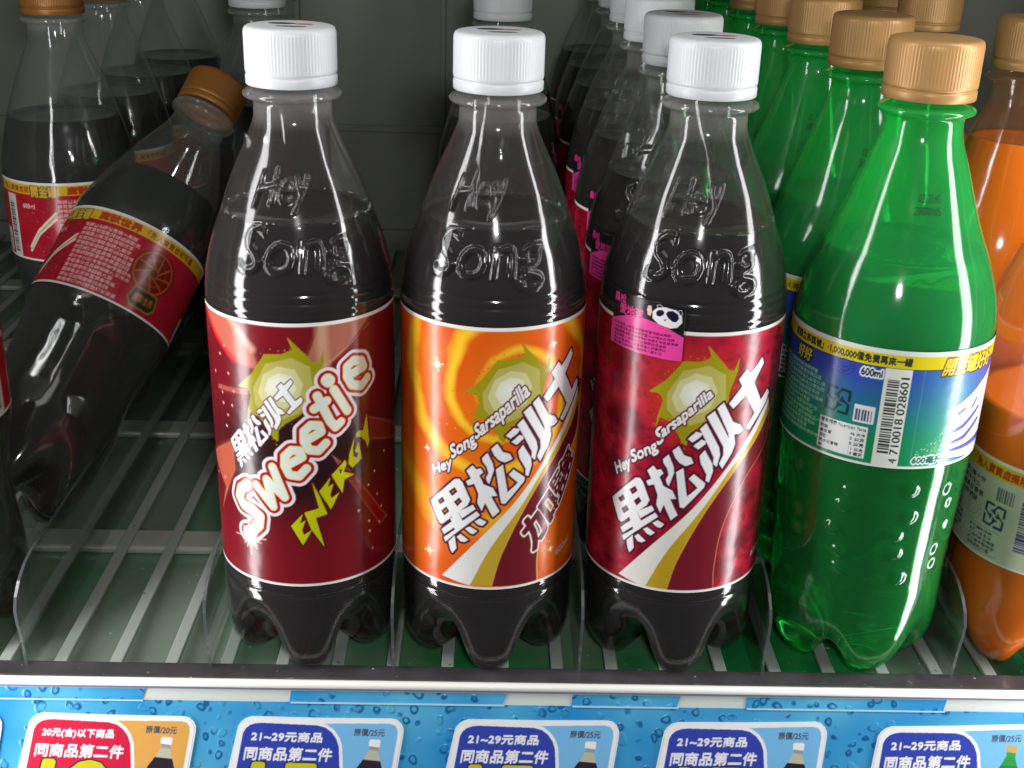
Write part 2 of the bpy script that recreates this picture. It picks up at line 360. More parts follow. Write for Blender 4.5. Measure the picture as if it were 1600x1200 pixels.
D = json.loads('''{"hei":[[[-29.8,31.8],[-20.3,43.0],[-18.5,43.5],[-17.4,42.4],[-14.4,35.9],[-15.2,33.6],[-24.7,23.7],[-25.9,24.0],[-29.2,30.3]]],"heih":[[[-27.0,32.5],[-24.8,34.9],[-23.8,33.3],[-25.7,31.4]],[[-25.2,29.0],[-23.2,31.3],[-21.9,29.7],[-23.9,27.4]],[[-22.4,37.6],[-20.2,39.9],[-19.0,38.3],[-21.0,36.1]],[[-20.3,33.9],[-18.4,36.1],[-17.2,34.7],[-19.0,32.3]]],"glyph":[[[-25.0,21.4],[-20.2,26.5],[-18.9,24.6],[-23.8,19.8]],[[-18.6,30.3],[-13.4,33.9],[-12.4,32.3],[-17.2,27.8]],[[-24.0,18.4],[-18.7,23.6],[-16.8,27.0],[-12.0,31.4],[-10.8,30.0],[-16.0,24.8],[-19.7,20.9],[-23.2,16.8]],[[-21.9,27.7],[-18.8,30.4],[-16.5,26.0],[-19.4,22.3]],[[-22.0,17.2],[-19.7,20.3],[-18.9,15.2],[-20.4,12.8],[-21.3,14.3]],[[-18.9,20.0],[-17.5,21.4],[-14.6,19.4],[-16.1,18.3],[-17.5,18.4]],[[-15.9,23.9],[-14.3,25.0],[-11.5,23.5],[-12.9,22.0],[-14.3,22.4]],[[-12.6,27.2],[-10.8,28.6],[-8.4,27.4],[-9.7,25.7],[-11.2,26.0]],[[-16.0,47.1],[-14.0,49.5],[-12.6,48.0],[-11.2,48.6],[-10.2,47.1],[-11.5,45.7],[-9.9,42.3],[-6.6,41.0],[-5.1,37.9],[-7.2,37.7],[-4.1,31.6],[-6.3,29.3],[-9.2,35.1],[-10.2,31.7],[-11.8,34.7],[-11.6,38.5],[-13.2,42.4],[-15.2,41.4],[-16.1,42.9],[-14.3,44.3]],[[-10.8,52.6],[-9.0,54.7],[-7.0,50.4],[-6.6,48.0],[-8.0,42.6],[-8.8,43.6],[-9.2,45.0],[-8.4,46.9],[-9.1,49.3],[-10.5,51.2]],[[-7.8,56.3],[-5.8,58.3],[-3.8,55.0],[-1.3,54.2],[-0.3,52.1],[-2.9,50.9],[-5.0,51.9],[-6.6,53.7]],[[-5.9,48.3],[-3.6,50.1],[-1.5,39.0],[2.0,42.6],[-1.4,46.1],[0.2,47.9],[4.5,44.3],[4.3,42.8],[-2.2,34.5],[-3.5,34.8],[-4.1,37.3]],[[1.6,54.9],[3.2,57.1],[6.4,51.7],[6.9,48.8],[5.8,44.5],[4.6,45.3],[4.7,47.6],[2.2,52.2]],[[-3.0,61.2],[-0.4,64.0],[1.9,63.4],[1.1,61.9],[-1.3,60.0]],[[-0.9,58.7],[1.7,61.1],[3.2,60.5],[3.3,59.5],[0.9,57.4]],[[0.8,65.1],[2.8,67.2],[5.2,63.1],[8.3,57.7],[8.9,54.8],[8.1,50.4],[6.7,51.7],[6.6,54.2],[4.1,59.1]],[[2.8,69.6],[5.3,71.7],[11.7,60.7],[11.2,62.8],[6.1,72.6],[8.3,74.6],[12.6,67.0],[15.9,65.2],[17.4,62.9],[15.6,61.9],[13.7,62.0],[14.5,58.3],[13.5,55.0],[10.3,49.4],[8.9,51.6],[10.2,54.7],[9.9,57.8],[7.2,62.3]],[[13.2,82.5],[16.2,85.7],[17.9,83.7],[22.9,88.8],[24.2,86.4],[20.0,80.3],[24.9,72.5],[28.5,75.6],[30.1,73.9],[29.2,71.4],[20.3,62.4],[18.6,63.6],[22.1,68.3],[16.9,76.3],[12.2,71.9],[10.3,74.0],[14.9,79.8]]],"sun":[[[-17.7,76.7],[-11.8,82.1],[-7.8,87.8],[-6.9,89.4],[-1.0,89.6],[2.4,90.9],[1.0,95.4],[7.9,87.7],[8.8,86.5],[11.0,86.0],[12.6,90.4],[12.5,85.8],[10.1,78.7],[9.9,74.0],[4.3,68.0],[-1.2,64.7],[-3.1,62.6],[-3.1,58.7],[-4.9,59.6],[-6.2,62.3],[-9.8,67.1],[-13.0,68.2],[-14.4,63.7],[-13.9,68.8],[-12.4,74.6],[-13.8,76.7]],[[-11.4,77.1],[-6.6,86.0],[1.9,88.3],[8.0,84.8],[8.9,75.7],[3.9,68.8],[-2.7,66.2],[-8.2,68.5],[-10.8,71.3]],[[-9.6,75.8],[-7.6,82.2],[-2.4,85.4],[3.0,84.2],[5.6,78.9],[3.8,72.7],[-3.0,69.4],[-7.7,71.3]],[[-7.2,76.9],[-5.8,80.9],[-2.2,83.1],[2.2,81.7],[3.4,77.4],[0.2,72.7],[-5.5,73.5]]],"stripe":[[[-24.3,2.4],[-11.4,19.4],[1.1,34.6],[12.4,49.8],[23.1,63.3],[32.0,74.9],[33.8,73.4],[25.0,61.8],[13.7,48.6],[4.0,33.5],[-6.6,16.8],[-13.6,0.5]],[[-13.6,0.5],[-6.6,16.8],[4.0,33.5],[13.7,48.6],[25.0,61.8],[33.8,73.4],[36.3,71.7],[27.2,60.3],[16.1,48.3],[6.0,33.5],[-2.6,13.8],[-5.7,0.6]],[[-5.7,0.6],[-2.6,13.8],[6.0,33.5],[16.1,48.3],[27.2,60.3],[36.3,71.7],[28.8,77.0],[33.3,56.5],[20.8,43.2],[13.1,26.4],[11.2,10.1],[11.8,-0.2]]],"sline":[[[-5.7,0.6],[-2.6,13.8],[6.0,33.5],[16.1,48.3],[27.2,60.3],[36.3,71.7]],[[11.8,-0.2],[11.2,10.1],[13.1,26.4],[20.8,43.2],[33.3,56.5],[28.8,77.0]]],"t3":[[[-27.8,40.6],[-22.0,45.5],[-23.7,50.6],[-29.9,45.5]],[[-21.6,47.1],[-12.4,54.6],[-14.2,59.5],[-23.2,52.6]],[[-13.0,57.3],[-11.0,59.5],[-12.2,65.1],[-14.4,63.1]],[[-11.3,59.4],[4.8,76.2],[2.8,80.5],[-12.6,64.6]]],"a3":[[[-29.8,31.8],[22.9,88.8],[-20.4,12.8]],[[-17.7,76.7],[1.0,95.4],[12.6,90.4],[-3.1,58.7]],[[-24.3,2.4],[-5.7,0.6],[11.8,-0.2]]],"a2":[[[-22.3,31.5],[31.2,88.6],[-12.7,13.3]],[[-9.7,77.4],[9.7,95.6],[23.4,87.4],[2.5,57.8]],[[-16.3,2.8],[2.0,1.6],[18.7,1.3]]],"t2":[[[-20.6,41.3],[-13.1,46.7],[-14.1,51.6],[-21.5,46.2]],[[-13.4,49.2],[-4.6,56.6],[-5.7,62.6],[-14.4,55.6]],[[-5.1,57.6],[14.1,73.8],[10.9,80.9],[-5.6,64.6]]],"jia":[[[17.4,13.5],[28.8,29.4],[22.2,37.7],[11.1,24.2]],[[28.8,29.4],[38.7,44.7],[32.7,50.7],[22.1,38.7]]],"a1":[[[-24.8,53.5],[0.7,80.3],[-19.9,44.1]],[[-19.2,75.5],[0.2,94.7],[11.9,91.0],[-4.3,57.0]]],"sweet":[[[-17.7,38.2],[-20.8,35.8],[-22.0,32.2],[-20.1,29.5],[-15.8,28.6],[-13.1,27.0],[-13.7,23.2],[-16.4,20.3],[-18.9,19.3]],[[-13.7,39.1],[-7.6,31.8],[-9.5,42.1],[-3.3,35.9],[-7.1,47.2]],[[-1.3,48.7],[3.3,51.4],[2.5,53.9],[-0.2,54.1],[-2.5,51.7],[-2.7,48.0],[-1.2,44.7],[2.1,44.2],[4.7,47.1]],[[5.7,58.1],[10.1,60.5],[9.4,63.0],[6.7,63.3],[4.4,61.2],[4.3,57.5],[5.8,54.1],[9.0,53.5],[11.6,56.1]],[[9.2,73.9],[11.2,69.1],[13.3,64.1],[15.2,61.5],[17.2,63.1]],[[8.0,69.2],[12.4,71.7]],[[15.0,75.4],[19.7,66.7]],[[12.9,79.2],[13.2,78.9]],[[21.5,79.7],[26.8,81.2],[25.8,83.7],[22.5,84.5],[20.0,82.8],[19.9,79.3],[21.7,75.8],[25.6,74.5],[28.3,76.7]]],"energy":[[[-1.5,24.6],[2.7,29.4],[1.7,25.7],[3.6,26.9],[2.3,23.1],[2.8,21.1],[5.7,22.9],[2.4,16.9]],[[6.4,41.4],[9.0,35.4],[11.3,28.6],[7.2,27.6],[9.9,15.6],[5.5,23.1],[3.3,30.0],[8.4,31.3]],[[8.7,37.8],[12.7,42.7],[11.8,39.2],[13.8,40.1],[12.5,36.1],[12.9,34.6],[15.8,36.3],[12.6,30.2]],[[13.2,43.5],[18.3,48.3],[18.9,46.8],[17.7,43.9],[21.8,41.8],[17.8,40.9],[17.0,35.7],[14.6,40.6]],[[22.2,56.1],[20.0,50.1],[19.6,46.5],[21.1,44.6],[25.2,47.0],[23.9,53.8],[22.3,50.7],[23.7,49.2],[23.0,47.9],[21.6,48.9],[21.5,51.7]],[[22.9,57.2],[24.1,58.1],[25.9,57.5],[27.7,63.3],[28.4,54.4],[28.7,53.0],[27.9,50.4],[26.9,53.4],[24.6,55.5],[22.8,55.9]]],"energyh":[[[16.0,45.1],[17.3,45.2],[16.4,43.2]]],"dots1":[[[-25.1,88.5],[-19.5,93.8],[-28.0,84.7],[-32.6,76.9],[-23.7,78.7],[-28.1,70.4],[-21.5,72.7],[-27.9,66.5],[-22.7,67.1],[-25.5,62.7],[-26.7,58.2],[36.9,45.6],[31.0,40.0],[27.8,35.7],[32.2,30.3],[23.2,27.0],[27.8,21.1],[33.2,18.5],[28.0,17.0],[29.3,9.3],[34.7,24.3],[-37.7,35.8],[-30.6,36.7]]],"spark1":[[[-18.0,17.2],[-18.6,21.5],[-14.1,13.2]]],"rib1":[[[-38.7,98.4],[-22.2,100.3],[-12.3,89.9],[-10.2,82.6],[-20.4,84.5],[-29.5,90.9]],[[11.3,100.1],[30.8,100.2],[19.3,89.0],[11.7,83.8],[6.5,87.8]],[[-42.3,42.1],[-23.5,53.7],[-23.2,42.3],[-35.3,21.8],[-30.1,33.1]],[[13.4,51.5],[18.2,46.8],[33.5,24.7],[39.0,18.3],[33.4,16.9],[26.6,27.8],[16.2,46.0]],[[27.4,62.8],[47.4,52.7],[47.1,46.4],[22.6,55.5]],[[-30.4,72.6],[-15.0,74.9],[-15.2,72.9],[-30.7,71.0]],[[30.7,96.9],[11.7,84.8],[12.6,83.8],[28.1,95.5]]],"stk":[[[-36.0,109.2],[-7.4,108.5],[-7.4,97.4],[-35.9,98.9]],[[-36.5,98.5],[-28.4,101.6],[-21.1,102.1],[-14.7,101.1],[-7.3,97.7],[-7.5,89.2],[-15.8,89.3],[-24.8,89.4],[-36.6,90.0]],[[-18.5,102.9],[-18.7,105.2],[-16.8,107.1],[-14.3,107.4],[-10.6,106.9],[-8.6,105.1],[-8.4,102.8],[-9.9,101.0],[-12.2,100.4],[-16.3,101.3]],[[-17.5,104.9],[-16.9,106.0],[-15.4,106.4],[-14.5,105.7],[-14.8,104.7],[-16.0,103.9],[-17.0,104.0]],[[-14.0,105.1],[-13.5,106.2],[-11.8,106.6],[-10.0,105.7],[-9.5,104.2],[-10.3,102.9],[-11.5,102.8],[-13.0,103.7]],[[-16.7,106.9],[-17.2,107.6],[-16.1,107.9],[-15.3,107.4]],[[-9.9,106.7],[-9.0,107.1],[-8.6,105.8],[-9.3,105.5]],[[-14.7,103.1],[-13.6,103.5],[-14.1,102.6]],[[-20.8,105.5],[-20.4,107.0],[-19.3,107.1],[-18.9,105.4],[-19.3,103.5],[-20.4,103.8]],[[-35.3,103.7],[-28.8,105.4],[-29.1,108.3],[-35.7,106.9]],[[-31.8,100.9],[-21.2,103.4],[-21.4,106.7],[-32.3,105.1]]],"g_bar":[[[-13.1,3.8],[-11.2,38.7],[-7.1,38.9],[0.2,39.0]],[[-3.3,3.0],[-1.9,38.5],[-10.8,38.2]]],"g_yb":[[[-63.9,9.4],[-11.6,38.9]],[[2.4,38.2],[29.9,34.8]]],"g_white":[[[-12.1,2.2],[-10.9,39.0],[-2.2,38.5],[-3.4,2.9]]],"g_seam":[[[1.8,3.0],[2.3,38.5]]],"g_tband":[[[-36.8,42.5],[-2.4,39.8],[-2.4,42.6],[-36.9,46.5]],[[-58.5,41.6],[-36.8,42.5],[-36.9,46.5],[-58.8,44.5]]],"g_tgold":[[[9.2,36.9],[31.8,34.2],[33.9,40.4],[8.7,41.8]],[[-52.7,34.3],[-42.4,35.9],[-42.2,39.5],[-51.8,38.2]]],"g_text":[[[-63.9,28.2],[-51.0,6.0],[-35.4,4.1],[-32.6,32.7],[-46.3,32.5]]],"g_stamp":[[[-25.3,34.7],[-25.9,39.5],[-21.0,35.2]]],"g_ml":[[[-19.3,32.4],[-12.3,32.1],[-12.2,34.4],[-19.4,34.7]]],"g_rec":[[[-30.9,26.6],[-27.5,28.0],[-27.7,26.7],[-29.6,26.2],[-28.9,23.9]],[[-30.9,17.3],[-21.1,18.8],[-21.2,28.0],[-31.0,27.0]]],"g_qr":[[[-19.8,17.5],[-12.8,17.7],[-12.9,24.4],[-20.0,24.5]]],"g_nut":[[[-31.7,3.6],[-14.2,3.8],[-13.9,16.1],[-31.4,16.1]]],"g_bcode":[[[-11.1,7.0],[-5.5,7.4],[-5.2,35.2],[-10.4,35.4]]],"g_num":[[[-6.6,4.4],[-3.0,4.7],[-3.0,33.6],[-6.8,33.4]]],"g_big":[[[13.1,21.5],[19.9,23.3],[29.6,28.9],[31.2,25.3],[21.5,23.0],[13.9,20.5]],[[13.7,19.9],[22.0,21.5],[30.6,25.0],[39.7,1.9],[32.0,0.5],[14.0,3.2],[15.4,6.9]],[[13.5,19.9],[22.4,20.6],[30.4,19.8],[31.5,15.0],[14.0,12.9]]],"g_slash":[[[13.5,12.6],[20.6,14.5],[30.4,19.8],[31.5,18.3],[21.8,13.1],[14.0,11.6]],[[14.1,8.9],[22.0,10.1],[31.5,15.0],[32.8,13.3],[23.4,8.6],[14.3,7.8]],[[14.4,6.2],[22.5,6.4],[37.3,7.5],[39.7,4.2],[23.9,4.8],[14.7,5.0]],[[16.8,19.3],[20.7,21.0],[21.3,20.2],[17.7,18.5]],[[24.2,20.0],[27.5,23.9],[28.3,22.7],[25.3,19.3]]],"g_ml2":[[[2.7,4.7],[11.5,4.3],[11.7,6.3],[2.3,6.7]]],"g_pear":[[[5.1,12.3],[8.3,15.0],[11.1,13.8],[7.5,9.5],[4.6,7.9],[2.9,7.6]]],"g_ref":[[[-63.9,43.0],[-12.1,43.0],[36.0,44.3]]]}''')
# ------------------------------------------------------------------ label artwork (mm on the unrolled label)
def aff(src, dst):
    S = np.array([[x, y, 1] for x, y in src], float); Dd = np.array(dst, float)
    X = np.linalg.lstsq(S, Dd, rcond=None)[0]
    return lambda pts: [tuple(np.array([p[0], p[1], 1]) @ X) for p in pts]
def dist_to(cv, c): return np.hypot(cv.U[None] - c[0], cv.V[:, None] - c[1])
def glyph_art(cv, T, oc, ow, fc=(240, 240, 240)):
    m = cv.mask()
    for p in D['hei'] + D['glyph']: cv.poly(T(p), m)
    for p in D['heih']: cv.poly(T(p), m, 0)
    cv.paint(cv.grow(m, ow), oc); cv.paint(m, fc)
def sun_art(cv, T, edge):
    S = [T(p) for p in D['sun']]
    m = cv.poly(S[0]); cv.paint(m, (158, 150, 22))
    rr = np.random.RandomState(3)
    P = np.array(S[0])
    for k in range(70):
        i = rr.randint(len(P)); t = rr.rand(); q = P[i] * (1 - t) + P[(i + 1) % len(P)] * t; c = P.mean(0); d = (q - c) / np.linalg.norm(q - c)
        q = q + d * rr.rand() * 1.8; cv.paint(cv.line([q, q + (.01, 0)], .25 + .35 * rr.rand()), (150, 130, 25) if rr.rand() < .5 else edge)
    cv.paint(cv.poly(S[1]), (184, 176, 92)); cv.paint(cv.poly(S[2]), (208, 205, 150)); cv.paint(cv.poly(S[3]), (224, 224, 196))
    c = np.array(S[3]).mean(0); g = np.clip(1 - dist_to(cv, c) / 5., 0, 1); cv.paint((g > 0) * g.astype(np.float32), (240, 242, 232))
def borders(cv, h, col=(238, 238, 232)):
    cv.px[cv.V < 1.0] = s2l(col); cv.px[cv.V > h - 1.25] = s2l(col)
def mixc(a, b, k): return s2l(a) * (1 - k[..., None]) + s2l(b) * k[..., None]
ident = lambda p: p
LH = 99.9
def smooth_line(p, n=40):
    return [tuple(q) for q in interp(p, n)]
def stripe_polys(T):
    L0 = [D['stripe'][0][:6], D['stripe'][0][6:][::-1], D['stripe'][1][6:][::-1], D['stripe'][2][6:][::-1]]
    L0 = [smooth_line(T(p)) for p in L0]
    return [a + b[::-1] for a, b in zip(L0[:-1], L0[1:])], L0
def art_crimson():
    cv = Canvas(-103, 103, 0, LH, (150, 18, 38))
    n = cv.noise(9, 1, 4); n2 = cv.noise(3, 2, 3)
    k = np.clip((n - .35) * 2.6, 0, 1); cv.px[:] = mixc((124, 14, 34), (190, 24, 56), k)
    cr_ = ((n2 < .36) * .45).astype(np.float32); cv.paint(cr_, (70, 8, 20))
    c = np.array(D['sun'][1]).mean(0); d = dist_to(cv, c); g = np.clip(1 - (d - 9) / 14, 0, 1) ** 1.3
    cv.paint(g.astype(np.float32) * .75, (206, 62, 26))
    sun_art(cv, ident, (225, 120, 60))
    for p, col in zip(stripe_polys(ident)[0], ((232, 230, 222), (196, 160, 36), (118, 26, 40))): cv.paint(cv.poly(p), col)
    SL = stripe_polys(ident)[1]; cv.paint(cv.line(SL[2], .3), (226, 170, 90)); cv.paint(cv.line(SL[3], .35), (226, 150, 96))
    glyph_art(cv, ident, (78, 18, 52), .85)
    for st, q in zip(('Hey', 'Song', 'S', 'arsaparilla'), D['t3']): cv.ptext(st, q, (240, 238, 236), bold=.22, out=(84, 20, 50), ow=.6)
    cv.ptext('600ml', [(31, 7.5), (40, 9.5), (40, 12), (31, 10)], (225, 200, 190), bold=.05)
    cv.paint(cv.line([(34, 13), (34, 21)], 3), (120, 90, 90), .5)
    borders(cv, LH); cv.done(); return cv
T2 = aff(D['a3'][0] + D['a3'][1] + D['a3'][2], D['a2'][0] + D['a2'][1] + D['a2'][2])
def art_orange():
    cv = Canvas(-103, 103, 0, LH, (236, 110, 18))
    c = np.array(T2(D['sun'][1])).mean(0); d = dist_to(cv, c); th = np.arctan2(cv.V[:, None] - c[1], cv.U[None] - c[0])
    n = cv.noise(14, 5, 3)
    sp = np.sin(th * 2 + np.log(d + 3) * 12 + n * 2.2); k = np.clip(sp * 1.3 - .3, 0, 1) ** 1.3 * np.clip((d - 9) / 6, 0, 1) * np.clip(1.5 - d / 55, 0, 1)
    k2 = np.clip(cv.noise(20, 9, 2) * 1.2 - .2, 0, 1)
    cv.px[:] = mixc((222, 74, 16), (240, 134, 22), k2); cv.paint(k.astype(np.float32), (252, 200, 44))
    cv.paint((np.clip(1 - (d - 10) / 10, 0, 1) * .5).astype(np.float32), (238, 140, 30))
    sun_art(cv, T2, (120, 70, 20))
    S, SL = stripe_polys(T2)
    for p, col in zip(S, ((234, 234, 228), (200, 166, 50), (112, 26, 38))): cv.paint(cv.poly(p), col)
    cv.paint(cv.line(SL[2], .3), (226, 170, 90)); cv.paint(cv.line(SL[3], .5), (240, 190, 130))
    glyph_art(cv, T2, (86, 22, 52), .85)
    for st, q in zip(('Hey', 'Song', 'Sarsaparilla'), D['t2']): cv.ptext(st, q, (240, 238, 236), bold=.22, out=(96, 24, 40), ow=.6)
    J = D['jia']
    for st, q in zip(('加', '鹽'), J): cv.ptext(st, q, (104, 24, 38), bold=.7 if st == '加' else .35, out=(240, 236, 230), ow=.65)
    rr = np.random.RandomState(8)
    for k in range(46):
        t = rr.rand(); q = np.array(T2(D['sline'][1][1:]))
        i = rr.randint(len(q) - 1); p = q[i] * (1 - t) + q[i + 1] * t + (rr.rand() * 7 - 1, rr.rand() * 4 - 2); cv.paint(cv.line([p, p + (.01, 0)], .3 + .5 * rr.rand()), (245, 200, 150))
    for k in range(26):
        p = np.array((-38 + 26 * rr.rand(), 15 + 75 * rr.rand())); r_ = .5 + .5 * rr.rand()
        cv.paint(cv.line([p, p + (.01, 0)], r_ * 1.5), (214, 100, 20), .7); cv.paint(cv.line([p, p + (.01, 0)], r_ * .8), (248, 170, 60), .8)
    for (x, y, r_) in ((-19.5, 84.5, 2.4), (-24, 52, 1.2), (-23, 11.5, 2.2), (22, 92, 1.4), (25, 12, 1.2)):
        for aa in (0, 1, 2, 3):
            an = aa * math.pi / 4 + .2; q = r_ * (1 if aa % 2 == 0 else .55); dx, dy = q * math.cos(an), q * math.sin(an)
            cv.paint(cv.line([(x - dx, y - dy), (x + dx, y + dy)], .12, soft=.25), (255, 244, 200))
        cv.paint(cv.line([(x, y), (x + .01, y)], .5, soft=.5), (255, 250, 225))
    cv.ptext('600ml', [(28, 8), (37, 10), (37, 12.5), (28, 10.5)], (235, 200, 180), bold=.05)
    borders(cv, LH); cv.done(); return cv
def art_maroon():
    cv = Canvas(-103, 103, 0, LH, (110, 18, 28))
    V = cv.V[:, None] + 0 * cv.U[None]; U = cv.U[None] + 0 * V
    k = np.exp(-((V - 50) / 21.) ** 2) * np.clip(1.05 - np.abs(U - 2) / 55, 0, 1); cv.px[:] = mixc((124, 18, 30), (46, 19, 22), np.clip(k * 1.5, 0, 1))
    cv.paint((np.exp(-((V - 82) / 9.) ** 2) * .35).astype(np.float32), (96, 14, 30))
    for p, col, a in zip(D['rib1'], ((214, 120, 96), (196, 128, 104), (206, 104, 74), (150, 16, 24), (150, 60, 40), (176, 50, 46), (184, 24, 34)), (.85, .8, .85, .95, .55, .8, .7)):
        hard = cv.poly(p); soft_ = cv.blur(hard, 9); cv.paint(np.clip(soft_ * 1.5 - .15, 0, 1) * (.55 + .45 * hard), col, a * .8); edge_ = np.clip(hard - soft_ * 1.25, 0, 1); cv.paint(edge_, (236, 170, 140), .45)
    R0 = D['rib1'][0]; cv.paint(cv.line([R0[0], R0[5], R0[4]], .8, soft=1.2), (226, 40, 40), .8); cv.paint(cv.line([R0[1], R0[2]], .6, soft=1.8), (240, 190, 160), .6)
    c = D['rib1'][1]; cv.paint(cv.line([c[0], c[3]], 1.2, soft=2.5), (232, 190, 150), .5)
    TS = aff(D['a3'][1], D['a1'][1]); sun_art(cv, TS, (210, 120, 60))
    TG = aff(D['a3'][0], D['a1'][0]); glyph_art(cv, TG, (96, 30, 60), .38)
    m = cv.mask()
    for p in D['sweet']: cv.line(p, 2.75, m)
    cv.line(D['sweet'][7], 4.2, m); cv.line(D['sweet'][0], 3.6, m)
    g2 = cv.grow(m, 2.55); cv.paint(g2, (236, 226, 230)); g1 = cv.grow(m, 1.45); cv.paint(g1, (166, 22, 40))
    sh = np.zeros_like(m); sh[3:, :-3] = m[:-3, 3:]; 
    m2 = cv.grow(m, .28); cv.paint(m2, (236, 226, 130)); cv.paint(m, (226, 232, 222))
    m = cv.mask()
    for p in D['energy']: cv.poly(p, m)
    cv.poly(D['energyh'][0], m, 0)
    cv.paint(cv.grow(m, .75), (86, 16, 16)); cv.paint(m, (196, 200, 14))
    rr = np.random.RandomState(2)
    for q in D['dots1'][0]:
        r_ = .55 + .35 * rr.rand(); cv.paint(cv.line([q, (q[0] + .2, q[1] - .25)], r_ + .45), (196, 90, 80), .6); cv.paint(cv.line([q, (q[0] + .15, q[1] - .2)], r_), (246, 214, 206))
    x, y = D['spark1'][0][0]
    for an, L_ in ((1.62, 7), (.1, 7), (.85, 4), (2.4, 4), (-.9, 5), (1.25, 4.5), (2.9, 5)):
        dx, dy = L_ * math.cos(an), L_ * math.sin(an); cv.paint(cv.line([(x - dx, y - dy), (x + dx, y + dy)], .05, soft=.35), (255, 214, 190), .8)
    g = np.clip(1 - dist_to(cv, (x, y)) / 5.5, 0, 1) ** 2; cv.paint(g.astype(np.float32), (255, 240, 232)); g = np.clip(1.6 - dist_to(cv, (x, y)) / 1.4, 0, 1); cv.paint(g.astype(np.float32), (255, 252, 250))
    borders(cv, LH, (240, 234, 228)); cv.done(); return cv
FILL = '活動期間自即日起至九十六年止凡購買本產品即可參加抽獎詳情請洽網站或服務專線糖份高果糖碳酸水香料檸檬酸保存期限請置於陰涼處開瓶後請冷藏'
def block(cv, x0, x1, y0, y1, n, col, size=None, slope=0, bold=0., fn=None, seed=0):
    rr = np.random.RandomState(seed); hh = (y1 - y0) / n
    for i in range(n):
        nch = max(3, int((x1 - x0) / (hh * .95))); L_ = nch - rr.randint(0, max(1, nch // 4) + 1); st = ''.join(FILL[(rr.randint(len(FILL)) + k) % len(FILL)] for k in range(L_))
        yb = y1 - (i + 1) * hh; xe = x0 + (x1 - x0) * L_ / nch; tp = yb + hh * .72
        cv.ptext(st, [(x0, yb), (xe, yb + slope), (xe, tp + slope), (x0, tp)], col, bold=bold)
def barcode(cv, x0, x1, y0, y1, col, horiz=True, seed=1):
    """bars run along u when horiz, stacked in v"""
    rr = np.random.RandomState(seed); p = y0 if horiz else x0; e = y1 if horiz else x1
    while p < e:
        t = .2 + .18 * rr.randint(1, 4); q = min(p + t, e)
        cv.paint(cv.poly([(x0, p), (x1, p), (x1, q), (x0, q)] if horiz else [(p, y0), (q, y0), (q, y1), (p, y1)]), col)
        p = q + .2 + .16 * rr.randint(0, 3)
def stamp(cv, cx, cy, r, col):
    ring = lambda rr_, wd: cv.paint(cv.line([(cx + rr_ * math.cos(a), cy + rr_ * math.sin(a)) for a in np.linspace(0, 2 * math.pi, 40)], wd), col)
    ring(r, .25); ring(r * .62, .3)
    cv.paint(cv.line([(cx - r * .3, cy + r * .15), (cx - r * .1, cy + r * .2)], .25), col); cv.paint(cv.line([(cx + r * .1, cy + r * .2), (cx + r * .3, cy + r * .15)], .25), col)
    cv.paint(cv.line([(cx - r * .3, cy - r * .1), (cx, cy - r * .3), (cx + r * .35, cy - r * .1)], .3), col)
    for k in range(12):
        a = k * math.pi / 7 - .3; q = (cx + r * .81 * math.cos(a), cy + r * .81 * math.sin(a)); cv.paint(cv.line([q, (q[0] + .3, q[1] + .2)], .35), col)
def recycle(cv, x0, x1, y0, y1, col):
    w_ = x1 - x0; h_ = y1 - y0; t = w_ * .13; m = cv.mask(); P = lambda a, b: (x0 + a * w_, y0 + b * h_)
    for k in range(4):
        def rot(a, b):
            a -= .5; b -= .5
            for _ in range(k): a, b = -b, a
            return P(a + .5, b + .5)
        cv.line([rot(.42, .95), rot(.08, .95), rot(.06, .62)], t, m)
        cv.line([rot(.06, .62), rot(.3, .45)], t * .8, m); cv.poly([rot(.20, .55), rot(.45, .55), rot(.33, .28)], m)
    cv.paint(m, col)
